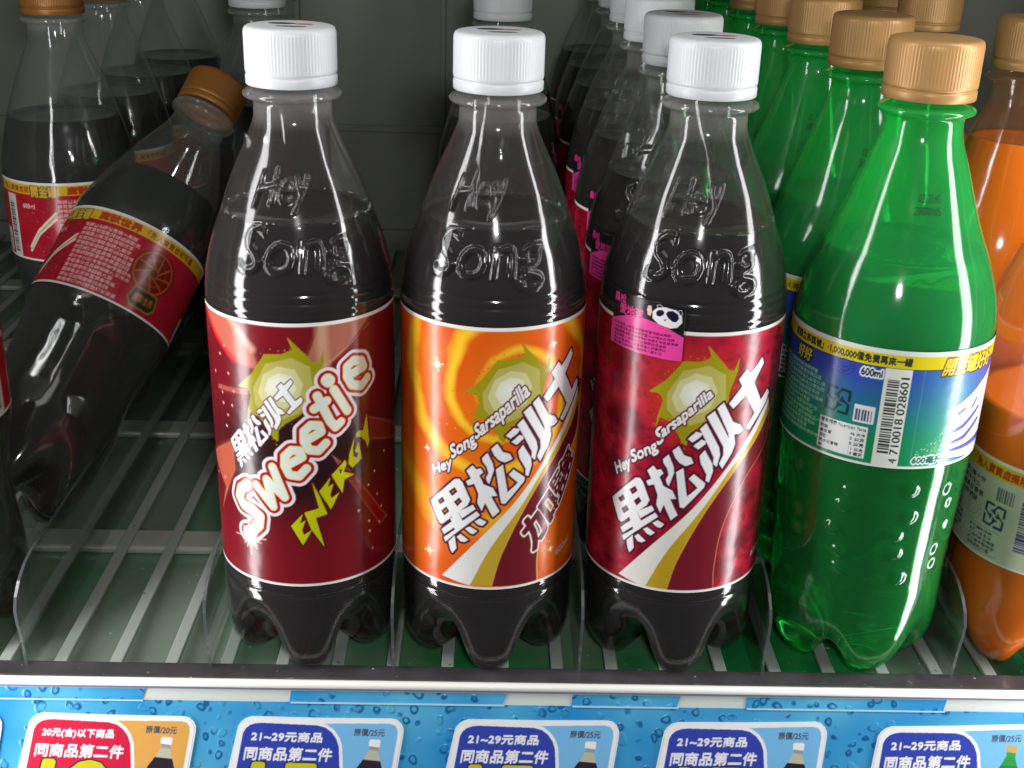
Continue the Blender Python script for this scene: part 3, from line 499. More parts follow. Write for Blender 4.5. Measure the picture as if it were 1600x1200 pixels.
def art_green():
    h = 43.; cv = Canvas(-110, 110, 0, h, (40, 150, 100), res=9)
    V = cv.V[:, None] + 0 * cv.U[None]; U = cv.U[None] + 0 * V
    k = np.clip((V - 14 + cv.noise(14, 3, 2) * 6) / 22, 0, 1); cv.px[:] = mixc((18, 136, 84), (52, 74, 176), k)
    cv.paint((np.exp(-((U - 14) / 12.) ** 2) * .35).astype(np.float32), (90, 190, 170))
    yv = 36.6
    cv.paint((V > yv).astype(np.float32), (222, 206, 30)); cv.paint(((V > yv - .25) & (V <= yv + .1)).astype(np.float32), (40, 50, 70))
    # blocks located from the traced points
    wq = D['g_white'][0]; xs = [p[0] for p in wq]; wx0, wx1 = xs[0], xs[3]
    wx0 = (wq[0][0] + wq[1][0]) / 2; wx1 = (wq[2][0] + wq[3][0]) / 2
    cv.paint(cv.poly([(wx0, 0), (wx1, 0), (wx1, yv - .2), (wx0, yv - .2)]), (226, 230, 220))
    barcode(cv, wx0 + 1.2, wx0 + (wx1 - wx0) * .58, 5.5, yv - 3.6, (30, 34, 38), True, 4)
    bx = wx0 + (wx1 - wx0) * .62; ex = wx1 - .5
    cv.ptext('4', [(ex - .0, 2), (ex, 3.6), (bx, 3.6), (bx, 2)], (40, 44, 48), bold=.1)
    cv.ptext('710018', [(ex, 5.2), (ex, 18.5), (bx, 18.5), (bx, 5.2)], (40, 44, 48), bold=.1)
    cv.ptext('028601', [(ex, 20.), (ex, 33.5), (bx, 33.5), (bx, 20.)], (40, 44, 48), bold=.1)
    cv.ptext('滿額立即獎號」‧1,000,000個免費再來一罐', [(-51, yv + .9), (wx1 - .5, yv + .9), (wx1 - .5, yv + 3.9), (-51, yv + 3.9)], (58, 60, 44), bold=.12)
    sx = wx1 + 4.2; cv.paint(cv.line([(sx, 0), (sx, h)], .2), (150, 200, 200), .6)
    cv.ptext('開金罐好好', [(sx + 6, yv - 2.2), (sx + 31, yv - 2.2), (sx + 31, yv + 4), (sx + 7.5, yv + 4)], (226, 196, 60), bold=.16, out=(70, 60, 30), ow=.55)
    cv.ptext('好好', [(-47.5, yv - 5.6), (-39.5, yv - 5.6), (-39, yv - 1), (-47, yv - 1)], (200, 190, 50), bold=.16, out=(24, 50, 50), ow=.6)
    block(cv, -58, -31.5, 5, yv - 6.5, 13, (132, 196, 156), bold=.03, seed=3)
    st = D['g_stamp'][0]; cx, cy = st[0]; r_ = abs(st[1][1] - cy); stamp(cv, cx, cy, min(max(r_, 3.), 3.6), (22, 26, 84))
    ml = D['g_ml'][0]; cv.ptext('600ml', [(ml[0][0], cy - 2), (ml[1][0], cy - 2), (ml[1][0], cy + .6), (ml[0][0], cy + .6)], (30, 40, 60), bold=.12, out=(230, 236, 240), ow=.5)
    rx0 = D['g_rec'][1][0][0]; rx1 = D['g_rec'][1][1][0]; recycle(cv, rx0 + .5, rx1 - .3, 16.8, 26.2, (18, 54, 50))
    q0 = D['g_qr'][0][0][0]; q1 = D['g_qr'][0][1][0]
    cv.paint(cv.poly([(q0, 15.3), (q1, 15.3), (q1, 21.8), (q0, 21.8)]), (222, 228, 228)); barcode(cv, q0 + .6, q1 - .6, 16, 20.2, (70, 72, 110), False, 9)
    n0 = D['g_nut'][0][0][0]; n1 = D['g_nut'][0][1][0]
    cv.paint(cv.poly([(n0, 2.2), (n1, 2.2), (n1, 14), (n0, 14)]), (228, 232, 230))
    cv.ptext('營養標示 Nutrition Facts', [(n0 + .5, 12.2), (n1 - .5, 12.2), (n1 - .5, 13.6), (n0 + .5, 13.6)], (50, 50, 54), bold=.05)
    cv.paint(cv.line([(n0 + .4, 11.8), (n1 - .4, 11.8)], .15), (60, 60, 64))
    for i, (a_, b_) in enumerate((('熱量', '46 大卡'), ('蛋白質', '0 公克'), ('脂肪', '0 公克'), ('碳水化合物', '11 公克'), ('鈉', '19 毫克'))):
        yy = 10 - i * 1.85; cv.ptext(a_, [(n0 + .6, yy), (n0 + .6 + 1.5 * len(a_), yy), (n0 + .6 + 1.5 * len(a_), yy + 1.3), (n0 + .6, yy + 1.3)], (60, 60, 64), bold=.05)
        cv.ptext(b_, [(n1 - 5.6, yy), (n1 - .6, yy), (n1 - .6, yy + 1.3), (n1 - 5.6, yy + 1.3)], (60, 60, 64), bold=.05)
    # big white slanted brand character, cut off by the bottle's edge
    m = cv.mask()
    for p in D['g_big']: cv.poly(p, m)
    bx0 = min(p[0] for q in D['g_big'] for p in q)
    cv.poly([(bx0 + .5, 21), (bx0 + 26, 33), (bx0 + 26, 4), (bx0 + 1, 2.5)], m)
    cv.paint(cv.grow(m, .5), (60, 70, 170)); cv.paint(m, (240, 242, 248))
    m = cv.mask()
    for p in D['g_slash']: cv.poly(p, m)
    cv.paint(m, (86, 94, 170))
    cv.ptext('600毫升', [(sx + .6, 2.0), (sx + 12, 2.0), (sx + 12, 4.6), (sx + .6, 4.6)], (30, 110, 90), bold=.12, out=(220, 240, 235), ow=.45)
    rr = np.random.RandomState(4)
    for k in range(150):
        p = np.array((sx + 1 + 11 * rr.rand(), 5 + 9 * rr.rand() ** 1.5)); 
        if p[1] - 5 > (p[0] - sx) * .85: continue
        cv.paint(cv.line([p, p + (.25 * rr.rand(), .3 * rr.rand())], .18 + .3 * rr.rand()), (186, 226, 170), .75)
    cv.px[cv.V < .9] = s2l((226, 232, 226)); cv.px[cv.V > h - 1.7] = s2l((228, 232, 224)); cv.done(); return cv
def art_red():
    h = 40.; cv = Canvas(-104, 104, 0, h, (176, 20, 42))
    V = cv.V[:, None] + 0 * cv.U[None]; n = cv.noise(12, 4, 3); cv.px[:] = mixc((150, 14, 34), (192, 28, 52), n)
    yv = h - 6.2; cv.paint((V > yv).astype(np.float32), (214, 170, 30))
    for u in (-70, -8): cv.ptext('魔獸世界', [(u, yv + .6), (u + 20, yv + .6), (u + 20, yv + 4.2), (u, yv + 4.2)], (176, 60, 20), bold=.3)
    for u in (-47, 15, 60): cv.ptext('「免人寶寶虛擬限量', [(u, yv + .9), (u + 26, yv + .9), (u + 26, yv + 3.8), (u, yv + 3.8)], (150, 70, 20), bold=.1)
    for u in (-95, -26): cv.ptext('開金罐', [(u, yv - 1), (u + 13, yv - 1), (u + 13, yv + 4.6), (u, yv + 4.6)], (206, 170, 60), bold=.15, out=(60, 50, 20), ow=.5)
    block(cv, -13, 17, 2, yv - 1.5, 13, (222, 160, 160), bold=.05, seed=6)
    for bx in (-44, 64):
        cv.paint(cv.poly([(bx, 1), (bx + 7, 1), (bx + 7, yv - 1), (bx, yv - 1)]), (208, 208, 204)); barcode(cv, bx + 1, bx + 5, 3, yv - 5, (40, 40, 44), True, 6)
        cv.paint(cv.poly([(bx - 9, 2), (bx - 2, 2), (bx - 2, 14), (bx - 9, 14)]), (206, 204, 200)); block(cv, bx - 8.5, bx - 2.5, 2.4, 13.6, 6, (80, 60, 60), seed=1)
        cv.ptext('600ml', [(bx + 12, yv - 7), (bx + 19, yv - 7), (bx + 19, yv - 5), (bx + 12, yv - 5)], (230, 200, 200), bold=.1)
    # plain round bronze medallion with a dark plate
    cx, cy = 25, 21
    for rr_, col in ((10.6, (120, 26, 24)), (9.8, (168, 90, 30)), (8.9, (128, 24, 24)), (6.4, (150, 44, 26)), (5.6, (110, 20, 22))): cv.paint((dist_to(cv, (cx, cy)) < rr_).astype(np.float32), col)
    for k in range(9):
        a = k * .7; cv.paint(cv.line([(cx + 2 * math.cos(a), cy + 2 * math.sin(a)), (cx + 8.4 * math.cos(a + .7), cy + 8.4 * math.sin(a + .7))], .8), (190, 108, 40), .75)
    cv.paint(cv.poly([(18.5, 6), (20, 12.5), (32, 12.5), (33.5, 6), (31, 3), (21, 3)]), (150, 110, 40)); cv.paint(cv.poly([(19.4, 6.2), (20.6, 11.6), (31.4, 11.6), (32.6, 6.2), (30.5, 3.8), (21.5, 3.8)]), (44, 48, 28))
    cv.ptext('魔獸世界', [(21, 6), (31, 6), (31, 9.6), (21, 9.6)], (190, 110, 40), bold=.1)
    for s_ in range(3): cv.paint(cv.line([(-30, 5 + s_), (-24, 14 + s_), (-14.5, 22 + s_ * 1.5)], 1.2), ((226, 220, 214), (214, 170, 60), (222, 216, 210))[s_])
    rr = np.random.RandomState(4)
    for k in range(60): p = (-34 + 18 * rr.rand(), 3 + 28 * rr.rand()); cv.paint(cv.line([p, (p[0] + .01, p[1])], .3 + .3 * rr.rand()), (214, 120, 130), .8)
    borders(cv, h, (222, 222, 214)); cv.done(); return cv
def art_pale():
    h = 40.; cv = Canvas(-108, 108, 0, h, (196, 208, 168))
    V = cv.V[:, None] + 0 * cv.U[None]; cv.px[:] = mixc((176, 196, 152), (204, 212, 186), np.clip(cv.noise(20, 3, 2), 0, 1))
    yv = h - 7; cv.paint((V > yv).astype(np.float32), (206, 194, 40))
    cv.ptext('「免人寶寶虛擬限量', [(-60, yv + 1), (-32, yv + 1), (-32, yv + 4.4), (-60, yv + 4.4)], (196, 70, 24), bold=.2)
    block(cv, -66, -52, 20, yv - 1.5, 4, (60, 90, 90), bold=.04, seed=2); block(cv, -70, -62, 4, 20, 7, (60, 100, 90), bold=.04, seed=5)
    stamp(cv, -56, 17, 4.4, (60, 80, 90)); recycle(cv, -50, -41, 13.5, 23, (50, 50, 110))
    barcode(cv, -46, -39, 24.5, 30, (90, 100, 110), False, 3)
    cv.paint(cv.line([(-57, 12), (-42, 12), (-42, 2), (-57, 2)], .25, close=True), (60, 80, 90)); block(cv, -56, -43, 2.6, 11.6, 5, (60, 80, 90), bold=.03, seed=8)
    barcode(cv, -36, -29, 8, 28, (60, 60, 120), True, 5); borders(cv, h, (220, 226, 214)); cv.done(); return cv
def art_sticker():
    S = D['stk']; cv = Canvas(-38, -5, 87, 111, (28, 26, 28), res=16)
    cv.paint(cv.poly(S[1]), (236, 70, 160))
    # two lines of pink words, a plain black and white bear face, rows of tiny dark print
    cv.ptext('黑松', [(-35.2, 105.2), (-29.6, 105.2), (-29.6, 108.3), (-35.2, 108.3)], (236, 60, 150), bold=.12)
    cv.ptext('愛地球', [(-32.2, 101.6), (-22, 101.6), (-22, 105), (-32.2, 105)], (236, 60, 150), bold=.12)
    cv.paint(cv.poly(S[2]), (236, 234, 234))
    for k in (5, 6): cv.paint(cv.grow(cv.poly(S[k]), .18), (200, 200, 210)); cv.paint(cv.poly(S[k]), (24, 22, 40))
    for k in (3, 4, 7): cv.paint(cv.poly(S[k]), (26, 22, 50))
    cv.paint(cv.poly(S[8]), (240, 190, 190))
    block(cv, -34.5, -9, 90.4, 98.6, 6, (110, 20, 70), bold=.06, seed=4)
    cv.paint(cv.line([S[0][0], S[0][1], (-7.6, 97)], .14), (150, 150, 150), .8)
    cv.done(); return cv
ART = dict(crimson=art_crimson(), orange=art_orange(), maroon=art_maroon(), green=art_green(), red=art_red(), pale=art_pale())

# ------------------------------------------------------------------ bottles
GROOVE = [(152, 31.4), (150.4, 31.7), (149.6, 31.55), (148.8, 31.9), (147.4, 32.1), (146.6, 31.95), (145.8, 32.25), (143.6, 32.45), (142.8, 32.28), (142, 32.5)]
BODY_D = [(221, 11.5), (212.6, 11.6), (211.6, 12.2), (210.2, 15.6), (209.2, 16.2), (208.2, 15.6), (207.2, 13.1), (204, 12.9), (201.4, 13.1), (199, 13.9), (194, 16.0), (184, 20.6), (177, 23.4), (170, 25.9), (163.5, 28.4), (158, 30.0)] + GROOVE + [
          (140.6, 32.35), (120, 32.3), (90, 32.3), (60, 32.3), (41, 32.35), (38.4, 32.5), (36.6, 32.5), (35.8, 32.1), (35, 32.5), (32, 32.6)]
FOOT_D = [(32, 32.6), (24, 32.6), (15, 32.4), (8, 31.2), (3.4, 28.4), (.7, 24.6), (0, 21.5), (1.6, 17), (5, 10), (7.5, 4), (8, .01)]
VALL_D = [(32, 32.6), (29, 31.8), (26, 30.6), (23.2, 28.4), (20.4, 25.6), (17.6, 22.4), (15, 18.6), (12.6, 14.6), (10.6, 9.6), (9.2, 4.6), (8.6, .01)]
BODY_G = [(221, 11.5), (212.6, 11.6), (211.8, 12.2), (210.6, 15.4), (209.6, 16.0), (208.6, 15.4), (207.6, 13.0), (203, 12.9), (199, 13.8), (192, 16.4), (184, 19.2), (176, 22.0), (168, 25.2), (161, 28.3), (152, 31.6), (145, 33.4), (138, 34.3), (136, 34.4), (120, 34.5), (95, 34.4), (92, 34.2), (80, 33.7), (64, 32.9), (50, 32.2), (42, 32.0)]
FOOT_G = [(42, 32), (32, 32.3), (20, 32), (11, 30.4), (5, 27.2), (1.4, 23.6), (0, 20.5), (1.6, 16), (4.6, 10), (6.6, 4), (7, .01)]
VALL_G = [(42, 32), (33, 31.8), (25, 30.8), (19, 28.8), (15, 26), (12.4, 22.4), (10.8, 18.4), (9.4, 14), (8.6, 9), (8, 4.6), (7.8, .01)]
BODY_R = [(221, 11.5), (209, 11.6), (208, 12.2), (207, 15.4), (206, 15.8), (205, 15.4), (204, 13), (200, 13), (195, 14.0), (186, 17.6), (176, 21.6), (164, 25.8), (152, 29.4), (142, 31.8), (136, 32.6), (133, 32.5), (112, 32.4), (91, 32.3), (88, 32.2), (74, 30.4), (62, 29.4), (50, 29.8), (40, 30.6)]
FOOT_R = [(40, 30.6), (30, 31), (18, 30.8), (9, 29.4), (4, 26.6), (1, 23.4), (0, 20.8), (1.6, 16), (5, 10), (7.5, 4), (8, .01)]
VALL_R = [(40, 30.6), (32, 30.2), (26, 29), (21, 27), (17.6, 24), (14.6, 20.4), (12.6, 16.4), (11, 12), (9.8, 8), (9, 4), (8.6, .01)]
def flutes(r, z, a):      # vertical flutes of the red label bottle below its label, soft ones on the shoulder
    k = np.clip((86 - z) / 8, 0, 1) * np.clip((z - 40) / 10, 0, 1); return r * (1 - .022 * k * (1 + np.cos(10 * a)) / 2 * 1.6)
def panels(r, z, a):      # faint vertical panels on the long neck of the dark bottles
    k = np.clip((200 - z) / 12, 0, 1) * np.clip((z - 168) / 14, 0, 1); return r * (1 + .008 * k * np.cos(8 * a + .6))
BUMPS = [(math.radians(5 + 36 * i) + .07 * math.sin(z * 1.7 + i * 2), z + 1.3 * math.sin(i * 3.1 + z)) for i in range(10) for z in (83, 74.5, 66, 57.5, 49)]
def dimples(r, z, a):
    o = r.copy() if r.shape == (z + a).shape else r * np.ones_like(z + a)
    for (aa, zz) in BUMPS:
        da = (a - aa + np.pi) % (2 * np.pi) - np.pi; d = np.hypot(da * 33, z - zz)
        o = o + .8 * np.clip(1 - (d / 3.3) ** 4, 0, 1) ** 1.3
    return o
def cap_mesh(name, z0, z1, rad=14.9, ribs=84):
    prof = [(z0 + 2.2, .01), (z0 + 2.2, 11.6), (z0 + .1, 11.7), (z0, rad - .35), (z0 + .25, rad - .05), (z0 + 2.6, rad), (z0 + 3.0, rad - .1), (z0 + 3.25, rad - .55), (z0 + 3.6, rad - .55), (z0 + 3.9, rad - .1), (z0 + 4.6, rad)]
    n = 8; z_a, z_b = z0 + 5.4, z1 - 2.2
    prof += [(z_a + (z_b - z_a) * i / n, rad) for i in range(n + 1)]
    prof += [(z1 - 1.3, rad - .15), (z1 - .6, rad - .5), (z1 - .2, rad - 1.1), (z1, rad - 2), (z1, rad - 6), (z1, .01)]
    def f(r, z, a):
        k = ((z > z0 + 5.2) & (z < z1 - 2.0)).astype(float); return r - .10 * k * (.5 + .5 * np.cos(ribs * a))
    return revolve(name, prof, ribs * 5, f)
def seam_cap_print(z1):
    bm = bmesh.new()
    for (cx, cy, rx, ry, mi) in ((-3, 3.5, 4.5, 2.2, 1), (4.2, 2.5, 3.2, 1.4, 0), (1, -4, 5, 1.2, 1)):
        vs = [bm.verts.new(Vector((cx + rx * math.cos(t), cy + ry * math.sin(t), z1 + .06)) * MM) for t in np.linspace(0, 2 * math.pi, 20, endpoint=False)]
        f = bm.faces.new(vs); f.material_index = mi
    me = bpy.data.meshes.new('cap_print'); bm.to_mesh(me); bm.free(); me.materials.append(M['capred']); me.materials.append(M['capdark']); return me
def wrap_text(name, st, quad, rz, m, bevel=0., off=0., ital=0.):
    """text laid on the bottle's cone; quad in (angle deg, z)"""
    c = bpy.data.curves.new('t', 'FONT'); c.body = st; c.size = 1; c.resolution_u = 4; c.offset = off; c.shear = ital
    if bevel: c.fill_mode = 'NONE'; 
    o = bpy.data.objects.new('t', c); COL.objects.link(o)
    if bevel:
        c.bevel_depth = bevel; c.bevel_resolution = 1
    me = bpy.data.meshes.new_from_object(o); bpy.data.objects.remove(o)
    if not bevel:
        pass
    V = np.array([tuple(v.co) for v in me.vertices]); a, b = V[:, :2].min(0), V[:, :2].max(0); q = (V[:, :2] - a) / (b - a)
    BL, BR, TR, TL = [np.array(p, float) for p in quad]; x = q[:, :1]; y = q[:, 1:]
    W = BL * (1 - x) * (1 - y) + BR * x * (1 - y) + TR * x * y + TL * (1 - x) * y
    hgt = np.linalg.norm(TL - BL); r = np.array([rz(z) for z in W[:, 1]]) + V[:, 2] * hgt * (.6 if bevel else 1)
    A = np.radians(W[:, 0]); P = np.stack([r * np.sin(A), -r * np.cos(A), W[:, 1]], -1)
    me.vertices.foreach_set('co', (P * MM).astype(np.float32).reshape(-1)); me.update(); me.name = name
    me.materials.clear(); me.materials.append(m); return me
def rprof(body): B = np.array(body)[::-1]; return lambda z: float(np.interp(z, B[:, 0], B[:, 1]))
def bubbles_mesh(name, z, r, n, seed, size=.35):
    rr = random.Random(seed); bm = bmesh.new()
    for k in range(n):
        a = rr.random() * 2 * math.pi; s_ = size * (.5 + rr.random()); q = r - .35 - rr.random() ** 3 * 3
        bmesh.ops.create_icosphere(bm, subdivisions=1, radius=s_ * MM, matrix=Matrix.Translation(Vector((q * math.sin(a), -q * math.cos(a), z + .3 + s_ * .3)) * MM))
    me = bpy.data.meshes.new(name); bm.to_mesh(me); bm.free(); me.materials.append(M['bubble']); return me
ME = {}
def lettered(shift):
    # moulded words: the letters painted on a canvas (degrees * .5 , z) become a soft raised plateau of the shell
    cv = Canvas(-26, 26, 146, 194, (0, 0, 0), res=7); s_ = shift / 2.
    m = cv.mask()
    for st, q in (('Hey', [(-17, 172.5), (6, 175.5), (9, 190), (-14, 187)]), ('Song', [(-19, 150.5), (18, 152.5), (20, 172), (-16, 171)])):
        m = np.maximum(m, cv.text(st, [(a_ + s_, z_) for a_, z_ in q]))
    m = cv.grow(m, .28)
    for _ in range(3):
        p_ = np.pad(m, 1); m = (p_[1:-1, 1:-1] * 2 + p_[:-2, 1:-1] + p_[2:, 1:-1] + p_[1:-1, :-2] + p_[1:-1, 2:]) / 6
    cv.px[:] = m[..., None]; cv.done()
    def f(r, z, a):
        r = panels(r, z, a); aa = (a + np.pi) % (2 * np.pi) - np.pi
        U = np.degrees(aa) / 2 + 0 * z; Z = z + 0 * aa
        ins = (np.abs(U) < 25.5) & (Z > 147) & (Z < 193)
        hgt = np.where(ins, cv.sample(U, Z)[..., 0], 0)
        return r + 1.05 * hgt
    return f
ME['shell_d'] = bottle_mesh('bottle_shell', BODY_D, FOOT_D, VALL_D, 420, R(4), rfun=lettered(-6), step=.45)
ME['shell_d1'] = bottle_mesh('bottle_shell', BODY_D, FOOT_D, VALL_D, 420, R(4), rfun=lettered(5), step=.45)
ME['liq_d'] = bottle_mesh('liquid', BODY_D, FOOT_D, VALL_D, 120, R(4), inset=.45, cap_z=171, rfun=panels, step=.8)
ME['shell_g'] = bottle_mesh('bottle_shell', BODY_G, FOOT_G, VALL_G, 240, R(5), rfun=dimples, step=.7)
ME['liq_g'] = bottle_mesh('liquid', BODY_G, FOOT_G, VALL_G, 96, R(5), inset=.5, cap_z=163)
ME['shell_o'] = bottle_mesh('bottle_shell', BODY_G, FOOT_G, VALL_G, 120, R(20))
ME['liq_o'] = bottle_mesh('liquid', BODY_G, FOOT_G, VALL_G, 96, R(20), inset=.5, cap_z=186)
ME['liq_o_low'] = bottle_mesh('liquid', BODY_G, FOOT_G, VALL_G, 96, R(20), inset=.5, cap_z=106)
ME['shell_r'] = bottle_mesh('bottle_shell', BODY_R, FOOT_R, VALL_R, 160, R(4), rfun=flutes)
ME['liq_r'] = bottle_mesh('liquid', BODY_R, FOOT_R, VALL_R, 120, R(4), inset=.45, cap_z=160, rfun=flutes)
ME['cap'] = cap_mesh('cap', 212.2, 230.6); ME['cap_g'] = cap_mesh('cap', 213.2, 232.4, 15.2); ME['cap_r'] = cap_mesh('cap', 208.6, 226.6, 15.0)
ME['print'] = seam_cap_print(230.6)
ME['l_crimson'] = label_mesh('label', ART['crimson'], 32.62, 40.5, LH); ME['l_orange'] = label_mesh('label', ART['orange'], 32.62, 40.5, LH); ME['l_maroon'] = label_mesh('label', ART['maroon'], 32.62, 40.5, LH)
ME['l_green'] = label_mesh('label', ART['green'], 34.75, 93, 43, fine=.22, ulim=(-66, 44)); ME['l_red'] = label_mesh('label', ART['red'], 32.7, 92, 40, fine=.4, ulim=(-60, 60))
ME['l_pale'] = label_mesh('label', ART['pale'], 34.0, 47.5, 40, fine=.4, ulim=(-75, 10))
SP = D['stk']; sx0, sy0 = min(p[0] for p in SP[1]), min(p[1] for p in SP[1])
ME['sticker'] = patch_mesh('promo_sticker', art_sticker(), 32.95, 40.5, [SP[0][0], SP[0][1], (SP[0][1][0], SP[1][5][1]), SP[1][5], SP[1][6], SP[1][7], SP[1][8], SP[1][0], (SP[0][0][0], SP[1][0][1])], -37.5, -6.5, 87.5, 110.5, .2)
ME['date1'] = wrap_text('date', '20070105', [(-16, 178.4), (8, 178.4), (8, 181), (-15, 181)], lambda z: rprof(BODY_G)(z) + .12, M['ink'])
ME['date2'] = wrap_text('date', '02  21:45', [(-14, 182.4), (8, 182.4), (8, 185), (-13, 185)], lambda z: rprof(BODY_G)(z) + .12, M['ink'])

def thing(name, label, cat, loc, group=None, rot=0):
    o = bpy.data.objects.new(name, None); COL.objects.link(o); o.location = Vector(loc) * MM; o.rotation_euler = (0, 0, rot)
    o.empty_display_size = .01; o['label'] = label; o['category'] = cat
    if group: o['group'] = group
    return o
GD = 'white capped dark soda bottles'; GG = 'green soda bottles'; GO = 'orange soda bottles'; GR = 'red labelled dark soda bottles'
def dark_bottle(label, kind, loc, rot=0, sticker=False, shell='shell_d'):
    t = thing('soda_bottle', label, 'bottle', loc, GD, rot)
    newobj('bottle_shell', ME[shell], M['pet'], t)
    l = newobj('liquid', ME['liq_d'], M['cola'], t)
    lb = newobj('label', ME['l_' + kind], M['film'], t)
    cp = newobj('cap', ME['cap'], M['cap_white'], t)
    newobj('cap_print', ME['print'], None, cp, False)
    if sticker: newobj('promo_sticker', ME['sticker'], M['film'], lb)
    return t
def copy_thing(t, loc, label, rot=0):
    r = t.copy(); COL.objects.link(r); r.location = Vector(loc) * MM; r.rotation_euler = (0, 0, rot); r['label'] = label
    for ch in list(t.children):
        c_ = ch.copy(); COL.objects.link(c_); c_.parent = r
        for g in ch.children:
            d_ = g.copy(); COL.objects.link(d_); d_.parent = c_
    return r
def bub(t, z, r, n, seed):
    o = newobj('bubbles', bubbles_mesh('bubbles', z, r, n, seed), M['bubble'], t); o['kind'] = 'stuff'
b1 = dark_bottle('dark soda bottle with maroon label, white outlined slanted lettering and yellow ENERGY word', 'maroon', (-66.7, 0, 0), shell='shell_d1')
b2 = dark_bottle('dark soda bottle with bright orange swirl label, standing alone between the dividers', 'orange', (.8, 0, 0))
b3 = dark_bottle('front dark soda bottle with crimson label and pink black sticker', 'crimson', (70.9, 0, 0), sticker=True)
bub(b1, 171, 25.5, 70, 1); bub(b2, 171, 25.5, 30, 2); bub(b3, 171, 25.5, 22, 3)
ordn = ['second', 'third', 'fourth', 'fifth', 'sixth', 'seventh']
for i in range(6):
    copy_thing(b3, (70.9, 70.5 * (i + 1), 0), 'crimson labelled dark soda bottle, %s from the front of its row' % ordn[i], R((-9, 5, -3, 8, -6, 2)[i]))

# green bottles
def green_bottle(label, loc):
    t = thing('soda_bottle', label, 'bottle', loc, GG)
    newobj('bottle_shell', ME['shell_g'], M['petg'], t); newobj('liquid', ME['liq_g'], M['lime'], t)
    newobj('label', ME['l_green'], M['film'], t); newobj('cap', ME['cap_g'], M['cap_gold'], t)
    for k in ('date1', 'date2'): newobj('date_code', ME[k], M['ink'], t, False)
    return t
g1 = green_bottle('front green soda bottle with gold cap, blue green label and barcode', (143, 0, 0)); bub(g1, 163, 27, 14, 5)
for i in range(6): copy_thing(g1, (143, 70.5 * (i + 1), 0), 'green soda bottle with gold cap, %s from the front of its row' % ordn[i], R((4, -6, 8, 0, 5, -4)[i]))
# orange bottles
def orange_bottle(label, loc, liq='liq_o'):
    t = thing('soda_bottle', label, 'bottle', loc, GO)
    newobj('bottle_shell', ME['shell_o'], M['peto'], t); newobj('liquid', ME[liq], M['orange'], t)
    newobj('label', ME['l_pale'], M['film'], t).rotation_euler = (0, 0, R(17)); newobj('cap', ME['cap_g'], M['cap_gold'], t); return t
o1 = orange_bottle('orange soda bottle with pale green label, cut by the frame beside the green bottle', (215, 0, 0), 'liq_o_low')
o2 = orange_bottle('orange soda bottle with gold cap, second in the orange row', (209, 76, 0))
copy_thing(o2, (211, 206, 0), 'orange soda bottle whose cap shows between two gold capped rows'); copy_thing(o2, (211, 277, 0), 'hindmost orange soda bottle, mostly hidden by the gold caps')
# red label bottles, one of them fallen over
def red_bottle(label, loc, rot=0):
    t = thing('soda_bottle', label, 'bottle', loc, GR, rot)
    newobj('bottle_shell', ME['shell_r'], M['petr'], t); newobj('liquid', ME['liq_r'], M['cola'], t)
    newobj('label', ME['l_red'], M['film'], t); newobj('cap', ME['cap_r'], M['cap_bronze'], t); return t
r1 = red_bottle('dark soda bottle with red label, cut off by the left edge at the shelf front', (-208, 0, 0), R(-35))
r2 = copy_thing(r1, (-215, 212, 0), 'upright red labelled dark bottle with bronze cap and barcode, behind the fallen one', R(28))
for i, lb in enumerate(('second bronze capped dark bottle in the shaded upright row', 'third bronze capped dark bottle in the shaded upright row', 'hindmost bronze capped dark bottle of the shaded upright row')):
    copy_thing(r1, (-213 + 2 * i, 283 + 70.5 * i, 0), lb, R(10 * i))
ME['cap_w'] = ME['cap_r'].copy(); ME['cap_w'].materials.clear(); ME['cap_w'].materials.append(M['cap_white'])
def white_cap_red(loc, label, rot=0):
    t = copy_thing(r1, loc, label, rot); t['group'] = 'white capped dark bottles deep in the cooler'
    for c_ in t.children:
        if c_.name.startswith('cap'): c_.data = ME['cap_w']
        if c_.name.startswith('label'): c_.location.z = -46 * MM
    return t
wb = white_cap_red((-126, 268, 0), 'shaded white capped dark bottle just behind the fallen bottle\'s cap', R(7)); white_cap_red((4, 240, 0), 'dark soda bottle whose dim white cap shows behind the orange labelled bottle', R(5)); white_cap_red((6, 311, 0), 'hindmost dark soda bottle behind the orange labelled bottle', R(-8))
white_cap_red((-131, 339, 0), 'shaded white capped dark bottle deepest behind the fallen bottle\'s cap', R(-5))
fb = copy_thing(r1, (0, 0, 0), 'fallen dark bottle with red label and bronze cap, leaning across the empty lane')
Bv, Cv = Vector((-206.7, 59.6, 21)), Vector((-136.9, 203.1, 173.3)); ax = (Cv - Bv).normalized()
fb.rotation_mode = 'QUATERNION'
yaw = Matrix.Rotation(R(FBROT), 3, 'Z')
fb.rotation_quaternion = (ax.to_track_quat('Z', 'Y').to_matrix() @ yaw).to_quaternion(); fb.location = Bv * MM

